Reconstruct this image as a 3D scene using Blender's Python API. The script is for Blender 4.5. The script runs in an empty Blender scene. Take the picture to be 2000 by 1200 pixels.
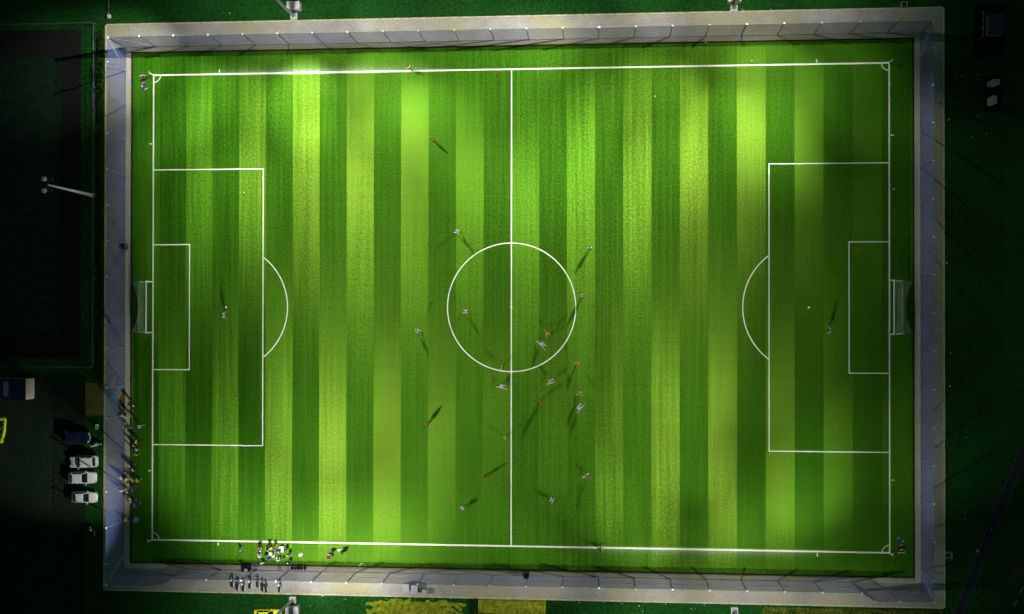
import bpy, bmesh, math, random
from math import radians, sin, cos, pi, sqrt, atan2
from mathutils import Vector, Matrix
random.seed(7)
S = bpy.context.scene
COL = S.collection

# ---------------------------------------------------------------- camera
F, CX, CY, CZ, RX, RY, RZ = 2128.047, 12.416, -0.985, 155.316, 0.0066775, 0.0791593, 0.0009616
ROT = Matrix.Rotation(RZ, 3, 'Z') @ Matrix.Rotation(RY, 3, 'Y') @ Matrix.Rotation(RX, 3, 'X')
cd = bpy.data.cameras.new('camera'); cam = bpy.data.objects.new('camera', cd); COL.objects.link(cam)
cd.sensor_width = 36; cd.lens = F / 2000 * 36; cd.clip_start = 1; cd.clip_end = 3000
cam.matrix_world = Matrix.Translation((CX, CY, CZ)) @ ROT.to_4x4()
S.camera = cam

# ---------------------------------------------------------------- sky, exposure
w = bpy.data.worlds.new('World'); S.world = w; w.use_nodes = True
nt = w.node_tree
bg = nt.nodes['Background']; sky = nt.nodes.new('ShaderNodeTexSky')
sky.sky_type = 'NISHITA'; sky.sun_disc = False
sky.sun_elevation = radians(1.0); sky.sun_rotation = radians(200)
tint = nt.nodes.new('ShaderNodeMix'); tint.data_type = 'RGBA'; tint.blend_type = 'MULTIPLY'
tint.inputs['Factor'].default_value = 1.0; tint.inputs['B'].default_value = (0.26, 1.0, 0.9, 1)
nt.links.new(sky.outputs[0], tint.inputs['A']); nt.links.new(tint.outputs['Result'], bg.inputs[0])
bg.inputs[1].default_value = 0.0022
vs = S.view_settings; vs.view_transform = 'Standard'; vs.look = 'None'; vs.gamma = 1; vs.exposure = 5.0
vs.use_curve_mapping = False
S.cycles.max_bounces = 5; S.cycles.transparent_max_bounces = 16
S.cycles.caustics_reflective = False; S.cycles.caustics_refractive = False

# floodlight beams: (mast, aim x, aim y, cone degrees, strength)
BEAMS = [(0,-60,36,34,294),(0,-48,30,34,168),(0,-42,12,34,277),(0,-42,24,50,243),(0,-30,30,34,301),(0,-24,12,50,389),(0,-18,6,34,192),
 (0,-18,30,34,219),(0,-12,24,34,275),(0,-6,24,34,219),(0,6,6,34,372),(1,-6,36,34,477),(1,-6,36,50,229),(1,0,-6,50,200),
 (1,0,12,34,212),(1,0,18,34,274),(1,6,24,34,250),(1,18,6,50,282),(1,18,24,50,248),(1,30,24,34,136),(1,36,-6,34,99),
 (1,36,18,34,92),(1,36,24,34,158),(1,36,30,50,113),(1,42,24,34,33),(1,48,30,34,67),(1,54,0,34,78),(2,-54,-18,34,35),
 (2,-42,-12,80,72),(2,-36,-24,80,145),(2,-24,-36,50,200),(2,-24,0,50,270),(2,-18,-36,34,94),(2,-18,-24,50,134),(2,-6,-24,50,193),
 (2,-6,-6,34,124),(3,-6,-36,34,179),(3,-6,6,80,195),(3,18,-30,34,111),(3,24,-18,34,141),(3,24,0,34,208),(3,30,-30,34,44),
 (3,36,-24,50,90),(3,36,0,34,136),(3,42,-30,34,42),(3,42,-24,34,98),(3,48,-6,34,45),(3,54,-24,34,37),]
SPILL = 70.0  # extra wide lamp added to each mast, stands for stray light
PATH_FILLS = [(0, -14, 41, 50, 75), (1, 14, 41, 50, 75), (0, -50, 42, 44, 28), (1, 50, 42, 44, 25), (2, -12, -41, 50, 50), (3, 14, -41, 50, 65), (3, 52, -40, 44, 35),
              (1, 68, 12, 38, 70), (3, 68, -12, 38, 55), (0, -64, 16, 40, 20), (2, -71, -22, 26, 280)]  # extra lamps added to brighten the paths and the parked cars
LK = 7.05          # beam strength to watts
LIGHT_COL = (1.0, 0.985, 0.93)

# ---------------------------------------------------------------- helpers
def G(u, v, z=0.0):
    """point of the place at height z that the photograph shows at pixel (u, v) of 2000x1200"""
    d = ROT @ Vector(((u - 1000) / F, -(v - 600) / F, -1.0))
    t = (z - CZ) / d.z
    return Vector((CX + d.x * t, CY + d.y * t, z))

MATS = {}
def mat(name, col, rough=0.8, spec=0.3, metal=0.0, noise=0.0, nscale=3.0, col2=None, bump=0.0, bscale=20.0, emit=0):
    if name in MATS: return MATS[name]
    m = bpy.data.materials.new(name); m.use_nodes = True; n = m.node_tree.nodes; l = m.node_tree.links
    b = n['Principled BSDF']
    b.inputs['Base Color'].default_value = (*col, 1); b.inputs['Roughness'].default_value = rough
    b.inputs['Metallic'].default_value = metal; b.inputs['Specular IOR Level'].default_value = spec
    if noise or col2:
        g = n.new('ShaderNodeNewGeometry'); t = n.new('ShaderNodeTexNoise'); t.inputs['Scale'].default_value = nscale
        t.inputs['Detail'].default_value = 6; l.new(g.outputs['Position'], t.inputs['Vector'])
        r = n.new('ShaderNodeValToRGB'); c2 = col2 or tuple(c * (1 + noise) for c in col)
        c1 = col if col2 else tuple(c * (1 - noise) for c in col)
        r.color_ramp.elements[0].position = .32; r.color_ramp.elements[1].position = .68
        r.color_ramp.elements[0].color = (*c1, 1); r.color_ramp.elements[1].color = (*c2, 1)
        l.new(t.outputs['Fac'], r.inputs[0]); l.new(r.outputs[0], b.inputs['Base Color'])
    if bump:
        g = n.new('ShaderNodeNewGeometry'); t = n.new('ShaderNodeTexNoise'); t.inputs['Scale'].default_value = bscale
        l.new(g.outputs['Position'], t.inputs['Vector'])
        bp = n.new('ShaderNodeBump'); bp.inputs['Strength'].default_value = bump; bp.inputs['Distance'].default_value = .1
        l.new(t.outputs['Fac'], bp.inputs['Height']); l.new(bp.outputs[0], b.inputs['Normal'])
    if emit:
        b.inputs['Emission Color'].default_value = (1, .98, .92, 1); b.inputs['Emission Strength'].default_value = emit
    MATS[name] = m; return m

def N(m): return m.node_tree.nodes, m.node_tree.links
def math_node(n, l, op, a, b=None, clamp=False):
    x = n.new('ShaderNodeMath'); x.operation = op; x.use_clamp = clamp
    for i, v in enumerate((a, b)):
        if v is None: continue
        if isinstance(v, (int, float)): x.inputs[i].default_value = v
        else: l.new(v, x.inputs[i])
    return x.outputs[0]

class MB:
    """collects shapes into one mesh"""
    def __init__(s): s.v = []; s.f = []
    def add(s, vs, fs):
        k = len(s.v); s.v += [tuple(p) for p in vs]; s.f += [tuple(i + k for i in f) for f in fs]; return s
    def box(s, c, d, rz=0, top=1.0, ry=0.0, topy=None):
        x, y, z = d[0] / 2, d[1] / 2, d[2] / 2; ty = topy if topy is not None else top
        pts = [(-x, -y, -z), (x, -y, -z), (x, y, -z), (-x, y, -z), (-x * top, -y * ty, z), (x * top, -y * ty, z), (x * top, y * ty, z), (-x * top, y * ty, z)]
        M = Matrix.Translation(c) @ Matrix.Rotation(rz, 4, 'Z') @ Matrix.Rotation(ry, 4, 'Y')
        return s.add([M @ Vector(p) for p in pts], [(3, 2, 1, 0), (4, 5, 6, 7), (0, 1, 5, 4), (1, 2, 6, 5), (2, 3, 7, 6), (3, 0, 4, 7)])
    def tube(s, a, b, r0, r1=None, n=8, cap=True):
        a, b = Vector(a), Vector(b); r1 = r0 if r1 is None else r1
        d = (b - a).normalized(); u = d.orthogonal().normalized(); w_ = d.cross(u)
        vs = [a + (u * cos(2 * pi * i / n) + w_ * sin(2 * pi * i / n)) * r0 for i in range(n)] + \
             [b + (u * cos(2 * pi * i / n) + w_ * sin(2 * pi * i / n)) * r1 for i in range(n)]
        fs = [(i, (i + 1) % n, n + (i + 1) % n, n + i) for i in range(n)]
        if cap: fs += [tuple(range(n - 1, -1, -1)), tuple(range(n, 2 * n))]
        return s.add(vs, fs)
    def path(s, pts, r, n=6):
        for a, b in zip(pts[:-1], pts[1:]): s.tube(a, b, r, n=n)
        return s
    def ball(s, c, r, n=10, m=6, sz=1.0):
        c = Vector(c); vs = [c + Vector((0, 0, -r * sz))]; fs = []
        for j in range(1, m):
            ph = -pi / 2 + pi * j / m
            vs += [c + Vector((r * cos(ph) * cos(2 * pi * i / n), r * cos(ph) * sin(2 * pi * i / n), r * sz * sin(ph))) for i in range(n)]
        vs.append(c + Vector((0, 0, r * sz))); top = len(vs) - 1
        for i in range(n):
            fs.append((0, 1 + (i + 1) % n, 1 + i)); q = 1 + (m - 2) * n
            fs.append((top, q + i, q + (i + 1) % n))
            for j in range(m - 2):
                a = 1 + j * n; fs.append((a + i, a + (i + 1) % n, a + n + (i + 1) % n, a + n + i))
        return s.add(vs, fs)
    def lathe(s, prof, c=(0, 0, 0), n=16, axis='Z'):
        vs = []; c = Vector(c)
        for r, h in prof:
            for i in range(n):
                a = 2 * pi * i / n
                p = (r * cos(a), r * sin(a), h) if axis == 'Z' else (r * cos(a), h, r * sin(a))
                vs.append(c + Vector(p))
        fs = [(j * n + i, j * n + (i + 1) % n, (j + 1) * n + (i + 1) % n, (j + 1) * n + i) for j in range(len(prof) - 1) for i in range(n)]
        fs += [tuple(range(n - 1, -1, -1)), tuple(range((len(prof) - 1) * n, len(prof) * n))]
        return s.add(vs, fs)
    def slab(s, poly, z0, z1):
        n = len(poly)
        return s.add([(p[0], p[1], z0) for p in poly] + [(p[0], p[1], z1) for p in poly],
                     [tuple(range(n - 1, -1, -1)), tuple(range(n, 2 * n))] + [(i, (i + 1) % n, n + (i + 1) % n, n + i) for i in range(n)])
    def sheet(s, poly, z): return s.add([(p[0], p[1], z) for p in poly], [tuple(range(len(poly)))])
    def mesh(s, name, smooth=False):
        me = bpy.data.meshes.new(name); me.from_pydata(s.v, [], s.f); me.update()
        if smooth:
            for p in me.polygons: p.use_smooth = True
        return me
    def build(s, name, m=None, parent=None, loc=None, smooth=False, bevel=0, seg=2):
        me = s.mesh(name, smooth)
        if bevel:
            b = bmesh.new(); b.from_mesh(me); bmesh.ops.remove_doubles(b, verts=b.verts, dist=1e-5)
            bmesh.ops.bevel(b, geom=b.edges[:], offset=bevel, segments=seg, affect='EDGES', clamp_overlap=True)
            b.to_mesh(me); b.free()
            for p in me.polygons: p.use_smooth = smooth
        return link(name, me, m, parent, loc)

def link(name, me, m=None, parent=None, loc=None, rz=None):
    o = bpy.data.objects.new(name, me); COL.objects.link(o)
    if m is not None and not me.materials: me.materials.append(m)
    if parent is not None: o.parent = parent
    if loc is not None: o.location = loc
    if rz is not None: o.rotation_euler = (0, 0, rz)
    return o
def tag(o, label, cat, group=None):
    o['label'] = label; o['category'] = cat
    if group: o['group'] = group
    return o
def struct(o): o['kind'] = 'structure'; return o
def stuff(o): o['kind'] = 'stuff'; return o
def thing(name, label, cat, loc=(0, 0, 0), rz=0.0, group=None):
    o = bpy.data.objects.new(name, None); COL.objects.link(o); o.location = loc; o.rotation_euler = (0, 0, rz)
    o.empty_display_size = .2
    return tag(o, label, cat, group)
def dup(root, loc, rz=None, label=None):
    r = root.copy(); COL.objects.link(r); r.location = loc
    if rz is not None: r.rotation_euler = (0, 0, rz)
    if label: r['label'] = label
    def rec(a, b):
        for ch in a.children:
            c = ch.copy(); COL.objects.link(c); c.parent = b; rec(ch, c)
    rec(root, r); return r
def rect(x0, y0, x1, y1): return [(x0, y0), (x1, y0), (x1, y1), (x0, y1)]

# ---------------------------------------------------------------- materials of the ground
def turf_material():
    m = bpy.data.materials.new('artificial_turf'); m.use_nodes = True; n, l = N(m); b = n['Principled BSDF']
    g = n.new('ShaderNodeNewGeometry'); sp = n.new('ShaderNodeSeparateXYZ'); l.new(g.outputs['Position'], sp.inputs[0])
    x, y = sp.outputs[0], sp.outputs[1]
    k = math_node(n, l, 'FLOOR', math_node(n, l, 'DIVIDE', math_node(n, l, 'ADD', x, 0.03), 3.985))
    odd = math_node(n, l, 'ABSOLUTE', math_node(n, l, 'MODULO', k, 2.0))
    odd = math_node(n, l, 'GREATER_THAN', odd, .5)
    sgn = math_node(n, l, 'SUBTRACT', 1.0, math_node(n, l, 'MULTIPLY', odd, 2.0))      # pile of each roll leans up or down the pitch
    wn = n.new('ShaderNodeTexWhiteNoise'); wn.noise_dimensions = '1D'; l.new(k, wn.inputs['W'])
    # brush lines along the rolls
    def nz(sx, sy, sc, det=3):
        mp = n.new('ShaderNodeMapping'); mp.inputs['Scale'].default_value = (sx, sy, 1); l.new(g.outputs['Position'], mp.inputs[0])
        t = n.new('ShaderNodeTexNoise'); t.inputs['Scale'].default_value = sc; t.inputs['Detail'].default_value = det
        l.new(mp.outputs[0], t.inputs['Vector']); return t.outputs['Fac']
    brush = math_node(n, l, 'SUBTRACT', nz(1, .025, 2.1, 2), .5)
    cross = math_node(n, l, 'SUBTRACT', nz(.03, 1, 1.1, 2), .5)
    fine = math_node(n, l, 'SUBTRACT', nz(1, 1, 3.6, 5), .5)
    big = math_node(n, l, 'SUBTRACT', nz(1, 1, .09, 3), .5)
    nx = math_node(n, l, 'ADD', math_node(n, l, 'MULTIPLY', brush, .40), math_node(n, l, 'MULTIPLY', fine, .32))
    def lean(t):                                            # normal of blades that lean t along the roll
        ny = math_node(n, l, 'MULTIPLY', sgn, math_node(n, l, 'ADD', math_node(n, l, 'MULTIPLY', wn.outputs['Value'], .16 * t), .92 * t))
        ny = math_node(n, l, 'ADD', ny, math_node(n, l, 'MULTIPLY', fine, .35))
        cb = n.new('ShaderNodeCombineXYZ'); l.new(nx, cb.inputs[0]); l.new(ny, cb.inputs[1]); cb.inputs[2].default_value = 1
        nm = n.new('ShaderNodeVectorMath'); nm.operation = 'NORMALIZE'; l.new(cb.outputs[0], nm.inputs[0]); return nm.outputs[0]
    v = math_node(n, l, 'ADD', 1.0, math_node(n, l, 'MULTIPLY', fine, 1.0))
    v = math_node(n, l, 'ADD', v, math_node(n, l, 'MULTIPLY', brush, .6))
    v = math_node(n, l, 'ADD', v, math_node(n, l, 'MULTIPLY', cross, .18))
    v = math_node(n, l, 'ADD', v, math_node(n, l, 'MULTIPLY', big, .12))
    cc = n.new('ShaderNodeCombineColor'); [l.new(v, cc.inputs[i]) for i in range(3)]
    def tinted(col):
        mx = n.new('ShaderNodeMix'); mx.data_type = 'RGBA'; mx.blend_type = 'MULTIPLY'; mx.inputs['Factor'].default_value = 1
        mx.inputs['A'].default_value = (*col, 1); l.new(cc.outputs[0], mx.inputs['B']); return mx.outputs['Result']
    body, tips = tinted((.0125, .122, .0028)), tinted((.072, .079, .010))     # blade bodies, and their dry yellowish upper faces
    # white glow painted into the turf colour along the outer side of two stretches of touchline
    def line_glow(x0, x1, yc, s):
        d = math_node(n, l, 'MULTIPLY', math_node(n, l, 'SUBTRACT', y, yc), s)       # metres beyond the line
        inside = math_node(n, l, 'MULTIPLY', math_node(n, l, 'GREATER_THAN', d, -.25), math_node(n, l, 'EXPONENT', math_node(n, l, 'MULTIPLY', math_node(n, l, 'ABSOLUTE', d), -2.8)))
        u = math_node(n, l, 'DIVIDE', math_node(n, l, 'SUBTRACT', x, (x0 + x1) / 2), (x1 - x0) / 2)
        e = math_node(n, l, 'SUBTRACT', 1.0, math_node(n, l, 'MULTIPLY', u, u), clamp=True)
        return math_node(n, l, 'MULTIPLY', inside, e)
    du = math_node(n, l, 'ADD', line_glow(-46, -8, 34.1, 1), line_glow(8, 46, -34.1, -1))
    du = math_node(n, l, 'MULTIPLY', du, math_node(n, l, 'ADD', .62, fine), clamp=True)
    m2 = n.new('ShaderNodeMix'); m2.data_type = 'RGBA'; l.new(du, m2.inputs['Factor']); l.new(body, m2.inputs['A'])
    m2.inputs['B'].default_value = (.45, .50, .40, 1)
    n.remove(b)
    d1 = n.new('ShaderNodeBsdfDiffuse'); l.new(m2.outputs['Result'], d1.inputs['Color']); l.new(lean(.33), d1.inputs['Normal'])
    d2 = n.new('ShaderNodeBsdfGlossy'); d2.inputs['Roughness'].default_value = .64     # sheen of the flat blade faces
    l.new(tips, d2.inputs['Color']); l.new(lean(.29), d2.inputs['Normal'])
    ad = n.new('ShaderNodeAddShader'); l.new(d1.outputs[0], ad.inputs[0]); l.new(d2.outputs[0], ad.inputs[1])
    l.new(ad.outputs[0], n['Material Output'].inputs['Surface'])
    return m
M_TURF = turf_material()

def field_material(name, c0, c1, c2, s1=.12, s2=2.5):
    m = bpy.data.materials.new(name); m.use_nodes = True; n, l = N(m); b = n['Principled BSDF']
    b.inputs['Roughness'].default_value = .95; b.inputs['Specular IOR Level'].default_value = .1
    g = n.new('ShaderNodeNewGeometry')
    def ns(sc, det):
        t = n.new('ShaderNodeTexNoise'); t.inputs['Scale'].default_value = sc; t.inputs['Detail'].default_value = det
        l.new(g.outputs['Position'], t.inputs['Vector']); return t.outputs['Fac']
    r = n.new('ShaderNodeValToRGB'); e = r.color_ramp.elements
    e[0].position = .38; e[0].color = (*c0, 1); e[1].position = .62; e[1].color = (*c1, 1)
    l.new(ns(s1, 6), r.inputs[0])
    r2 = n.new('ShaderNodeValToRGB'); e = r2.color_ramp.elements
    e[0].position = .3; e[0].color = (.55, .55, .55, 1); e[1].position = .7; e[1].color = (1.45, 1.45, 1.4, 1)
    l.new(ns(s2, 6), r2.inputs[0])
    mx = n.new('ShaderNodeMix'); mx.data_type = 'RGBA'; mx.blend_type = 'MULTIPLY'; mx.inputs['Factor'].default_value = 1
    l.new(r.outputs[0], mx.inputs['A']); l.new(r2.outputs[0], mx.inputs['B'])
    r3 = n.new('ShaderNodeValToRGB'); e = r3.color_ramp.elements
    e[0].position = .62; e[0].color = (0, 0, 0, 1); e[1].position = .8; e[1].color = (1, 1, 1, 1)
    l.new(ns(.05, 8), r3.inputs[0])
    m2 = n.new('ShaderNodeMix'); m2.data_type = 'RGBA'; l.new(r3.outputs[0], m2.inputs['Factor'])
    l.new(mx.outputs['Result'], m2.inputs['A']); m2.inputs['B'].default_value = (*c2, 1)
    l.new(m2.outputs['Result'], b.inputs['Base Color'])
    bp = n.new('ShaderNodeBump'); bp.inputs['Strength'].default_value = .8; bp.inputs['Distance'].default_value = .25
    l.new(ns(4, 6), bp.inputs['Height']); l.new(bp.outputs[0], b.inputs['Normal'])
    return m
M_GRASS = field_material('rough_grass', (.006, .052, .007), (.010, .074, .009), (.03, .06, .012))
M_DIRT = field_material('dark_yard', (.010, .024, .014), (.014, .028, .015), (.06, .07, .016))
M_COURT = field_material('court_surface', (.006, .022, .012), (.009, .028, .015), (.012, .03, .016), .05, 1.0)
M_BORDER = field_material('court_border', (.011, .012, .010), (.014, .014, .012), (.010, .012, .009))
M_OLIVE = field_material('mossy_paving', (.10, .10, .022), (.15, .14, .035), (.08, .10, .02), .4, 4)

def paving_material(name, a, b_, moss, grid=2.0):
    m = bpy.data.materials.new(name); m.use_nodes = True; n, l = N(m); b = n['Principled BSDF']
    b.inputs['Roughness'].default_value = .9; b.inputs['Specular IOR Level'].default_value = .15
    g = n.new('ShaderNodeNewGeometry')
    def ns(sc, det):
        t = n.new('ShaderNodeTexNoise'); t.inputs['Scale'].default_value = sc; t.inputs['Detail'].default_value = det
        l.new(g.outputs['Position'], t.inputs['Vector']); return t.outputs['Fac']
    r = n.new('ShaderNodeValToRGB'); e = r.color_ramp.elements
    e[0].position = .35; e[0].color = (*a, 1); e[1].position = .65; e[1].color = (*b_, 1); l.new(ns(.5, 7), r.inputs[0])
    r3 = n.new('ShaderNodeValToRGB'); e = r3.color_ramp.elements
    e[0].position = .42; e[0].color = (0, 0, 0, 1); e[1].position = .66; e[1].color = (.85, .85, .85, 1); l.new(ns(.14, 10), r3.inputs[0])
    m2 = n.new('ShaderNodeMix'); m2.data_type = 'RGBA'; l.new(r3.outputs[0], m2.inputs['Factor'])
    l.new(r.outputs[0], m2.inputs['A']); m2.inputs['B'].default_value = (*moss, 1)
    r4 = n.new('ShaderNodeValToRGB'); e = r4.color_ramp.elements
    e[0].position = .28; e[0].color = (.62, .62, .64, 1); e[1].position = .62; e[1].color = (1.16, 1.16, 1.14, 1); l.new(ns(5.5, 8), r4.inputs[0])
    mx = n.new('ShaderNodeMix'); mx.data_type = 'RGBA'; mx.blend_type = 'MULTIPLY'; mx.inputs['Factor'].default_value = 1
    l.new(m2.outputs['Result'], mx.inputs['A']); l.new(r4.outputs[0], mx.inputs['B'])
    l.new(mx.outputs['Result'], b.inputs['Base Color'])
    bp = n.new('ShaderNodeBump'); bp.inputs['Strength'].default_value = .4; bp.inputs['Distance'].default_value = .05
    l.new(ns(9, 4), bp.inputs['Height']); l.new(bp.outputs[0], b.inputs['Normal'])
    return m
M_PATH = paving_material('path_concrete', (.31, .295, .27), (.39, .37, .335), (.34, .32, .18))
M_STRIP = paving_material('path_concrete_lit', (.46, .425, .34), (.54, .50, .40), (.46, .42, .20))  # path concrete again, coloured lighter for the direct light inside the fence
M_KERB = mat('kerb_stone', (.5, .46, .30), .9, noise=.25, nscale=2)
M_LINE = mat('line_paint', (.86, .88, .68), .8, noise=.06, nscale=5)
M_EDGE = mat('edge_board', (.020, .016, .010), .9)
M_RAILDIM = mat('dark_steel', (.15, .17, .17), .6, .4)  # darker steel for the low railing
M_STEEL = mat('galvanised_steel', (.40, .42, .46), .5, .5, noise=.12, nscale=4)
M_POSTM = mat('fence_post_paint', (.20, .22, .30), .5, .4, noise=.1)
M_WHITEM = mat('white_metal', (.85, .85, .83), .6, .3)
M_CONC = mat('cast_concrete', (.56, .55, .53), .9, noise=.12, nscale=2.5, bump=.2)
M_BLACK = mat('black_plastic', (.012, .012, .015), .6)
M_DKMETAL = mat('dark_metal', (.06, .06, .07), .45, .5)
M_RUBBER = mat('tyre_rubber', (.012, .012, .012), .9)
M_GLASS = mat('dark_glass', (.008, .010, .012), .12, .6)
M_CHROME = mat('chrome', (.75, .75, .75), .25, .5, metal=.9)

def mesh_material(name, col, k, kmax=.9):
    """wire netting far too fine to see singly: the share of a ray that meets a wire grows as it runs along the net"""
    m = bpy.data.materials.new(name); m.use_nodes = True; n, l = N(m)
    out = n['Material Output']; n.remove(n['Principled BSDF'])
    d = n.new('ShaderNodeBsdfDiffuse'); d.inputs[0].default_value = (*col, 1); t = n.new('ShaderNodeBsdfTransparent'); mx = n.new('ShaderNodeMixShader')
    g = n.new('ShaderNodeNewGeometry'); dt = n.new('ShaderNodeVectorMath'); dt.operation = 'DOT_PRODUCT'
    l.new(g.outputs['Incoming'], dt.inputs[0]); l.new(g.outputs['True Normal'], dt.inputs[1])
    a = math_node(n, l, 'MAXIMUM', math_node(n, l, 'ABSOLUTE', dt.outputs['Value']), .02)
    f = math_node(n, l, 'MINIMUM', math_node(n, l, 'DIVIDE', k, a), kmax)
    l.new(f, mx.inputs[0]); l.new(t.outputs[0], mx.inputs[1]); l.new(d.outputs[0], mx.inputs[2]); l.new(mx.outputs[0], out.inputs[0])
    return m
M_NET = mesh_material('fence_netting', (.12, .165, .42), .13, .72)
M_GATENET = mesh_material('gate_mesh', (.10, .16, .24), .22, .8)
M_GOALNET = mesh_material('goal_netting', (.75, .76, .45), .27, .70)

# ---------------------------------------------------------------- ground, pitch, markings
def ring(o, i, z):
    (a, b, c, d), (e, f, g_, h) = rect(*o), rect(*i)
    m = MB(); m.add([(*p, z) for p in (a, b, c, d, e, f, g_, h)], [(0, 1, 5, 4), (1, 2, 6, 5), (2, 3, 7, 6), (3, 0, 4, 7)]); return m
PX0, PX1, PY0, PY1 = -60.0, 60.1, -41.5, 41.6
TX, TY = 55.95, 37.36
struct(MB().sheet(rect(-900, -900, 900, 900), -.05).build('grass_ground', M_GRASS))
struct(ring((PX0, PY0, PX1, PY1), (-57.0, -38.3, 57.0, 38.3), 0).build('path', M_PATH))
struct(ring((-57.0, -38.3, 57.0, 38.3), (-TX - .2, -TY - .2, TX + .2, TY + .2), .0).build('border_strip', M_STRIP))
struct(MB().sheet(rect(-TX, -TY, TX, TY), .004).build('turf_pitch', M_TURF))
k = MB()
for a, b in (((-TX - .2, -TY - .2), (TX + .2, -TY)), ((-TX - .2, TY), (TX + .2, TY + .2)), ((-TX - .2, -TY), (-TX, TY)), ((TX, -TY), (TX + .2, TY))):
    k.slab(rect(*a, *b), -.04, .06)
struct(k.build('pitch_edge', M_EDGE))
# kerb round the path, laid as separate stones joined lengthwise
k = MB()
def kerb_run(a, b, wd=.18, seg=1.0, h=.07):
    a, b = Vector((*a, 0)), Vector((*b, 0)); L = (b - a).length; n = int(L / seg); d = (b - a) / n
    for i in range(n):
        c = a + d * (i + .5); k.box((c.x, c.y, h / 2 - .03 + random.uniform(-.008, .008)), (d.length - .015, wd, h + .06), atan2(d.y, d.x) + random.uniform(-.006, .006))
kerb_run((PX0, PY0 - .09), (PX1, PY0 - .09)); kerb_run((PX0, PY1 + .09), (PX1, PY1 + .09))
kerb_run((PX0 - .09, PY0), (PX0 - .09, PY1)); kerb_run((PX1 + .09, PY0), (PX1 + .09, PY1))
struct(stuff(k.build('kerb', M_KERB))); bpy.data.objects['kerb']['kind'] = 'structure'

ZL = .008; HL, HW = 52.79, 34.1
def line(name, x0, y0, x1, y1): return struct(MB().sheet(rect(x0, y0, x1, y1), ZL).build(name, M_LINE))
def arc_line(name, cx, cy, r, a0, a1, wd, n=64):
    m = MB(); vs = []
    for i in range(n + 1):
        a = a0 + (a1 - a0) * i / n
        vs += [(cx + (r - wd / 2) * cos(a), cy + (r - wd / 2) * sin(a), ZL + .004), (cx + (r + wd / 2) * cos(a), cy + (r + wd / 2) * sin(a), ZL + .004)]
    m.add(vs, [(2 * i, 2 * i + 1, 2 * i + 3, 2 * i + 2) for i in range(n)]); return struct(m.build(name, M_LINE))
WT, WL = .115, .078
for s in (1, -1):
    line('touchline', -HL - WL, s * HW - WT, HL + WL, s * HW + WT)
    line('goal_line', s * HL - .10, -HW + WT, s * HL + .10, HW - WT)
    # penalty and goal areas
    for nm, dx, hy in (('penalty_area_line', 16.5, 20.16), ('goal_area_line', 5.5, 9.16)):
        xo, xi = s * HL - s * .10, s * (HL - dx); m = MB()
        for q in (1, -1): m.sheet(rect(min(xo, xi - s * WL), q * hy - WL, max(xo, xi - s * WL), q * hy + WL), ZL)
        m.sheet(rect(xi - WL, -hy + WL, xi + WL, hy - WL), ZL); struct(m.build(nm, M_LINE))
    a = math.acos(5.5 / 9.15)
    arc_line('penalty_arc', s * (HL - 11), 0, 9.15, (pi if s > 0 else 0) - a, (pi if s > 0 else 0) + a, .15)
    struct(MB().lathe([(.16, ZL), (.16, ZL + .002)], (s * (HL - 11), 0, 0)).build('penalty_spot', M_LINE))
    for q in (1, -1):
        a0 = {(1, 1): pi, (-1, 1): 1.5 * pi, (-1, -1): 0, (1, -1): .5 * pi}[(s, q)]
        arc_line('corner_arc', s * HL, q * HW, 1.05, a0, a0 + pi / 2, .13, 16)
        line('distance_mark', s * (HL - 9.9) - .07, q * (HW + .45) - .22, s * (HL - 9.9) + .07, q * (HW + .45) + .22)
        line('distance_mark', s * (HL + .42) - .22, q * (HW - 10.1) - .07, s * (HL + .42) + .22, q * (HW - 10.1) + .07)
line('halfway_line', -.085, -HW + WT, .085, HW - WT)
arc_line('centre_circle', 0, 0, 9.2, 0, 2 * pi, .15, 128)
struct(MB().lathe([(.16, ZL + .004), (.16, ZL + .006)]).build('centre_spot', M_LINE))

# emblem woven into the turf beyond two opposite corner flags
M_MAROON = mat('maroon_yarn', (.10, .018, .010), .95, noise=.2, nscale=8)
M_BLUEYARN = mat('blue_yarn', (.045, .05, .16), .95, noise=.2, nscale=8)
M_CREAM = mat('cream_yarn', (.72, .62, .48), .95, noise=.15, nscale=8)
M_DARKYARN = mat('charcoal_yarn', (.02, .025, .03), .95)
def emblem(c, rz, label):
    t = thing('turf_emblem', label, 'turf emblem', (c.x, c.y, .008), rz, 'emblems woven into the turf at the corners')
    def ins(nm, m, pts, z): 
        pts = [((x - 1010) / 277.0, -(y - 670) / 277.0) for x, y in pts]
        ar = sum(a[0] * b[1] - b[0] * a[1] for a, b in zip(pts, pts[1:] + pts[:1]))
        return MB().sheet(pts if ar > 0 else pts[::-1], z).build(nm, m, t)
    ins('maroon_patch', M_MAROON, [(900, 700), (1080, 690), (1100, 800), (1090, 860), (1110, 990), (890, 1000), (905, 860)], 0)
    ins('blue_figure', M_BLUEYARN, [(925, 660), (915, 540), (940, 480), (810, 500), (830, 450), (960, 405), (1000, 340), (1075, 345), (1085, 420), (1030, 480), (1020, 560), (1040, 650)], .002)
    ins('pale_stripe', M_CREAM, [(830, 450), (960, 405), (970, 425), (835, 475)], .004)
    ins('pale_stripe', M_CREAM, [(1040, 500), (1085, 530), (1085, 590), (1040, 580)], .004)
    ins('pale_stripe', M_CREAM, [(925, 705), (1000, 695), (1060, 670), (1075, 690), (1000, 722), (935, 722)], .004)
    ins('dark_knot', M_DARKYARN, [(1080, 730), (1160, 750), (1165, 810), (1120, 835), (1065, 800)], .003)
    ins('pale_stripe', M_CREAM, [(940, 880), (1000, 870), (1075, 850), (1090, 870), (1000, 905), (950, 915)], .004)
    ins('pale_stripe', M_CREAM, [(870, 985), (1100, 980), (1130, 960), (1090, 950), (1100, 935), (1155, 945), (1160, 980), (1110, 1010), (870, 1012)], .004)
    return t
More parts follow.
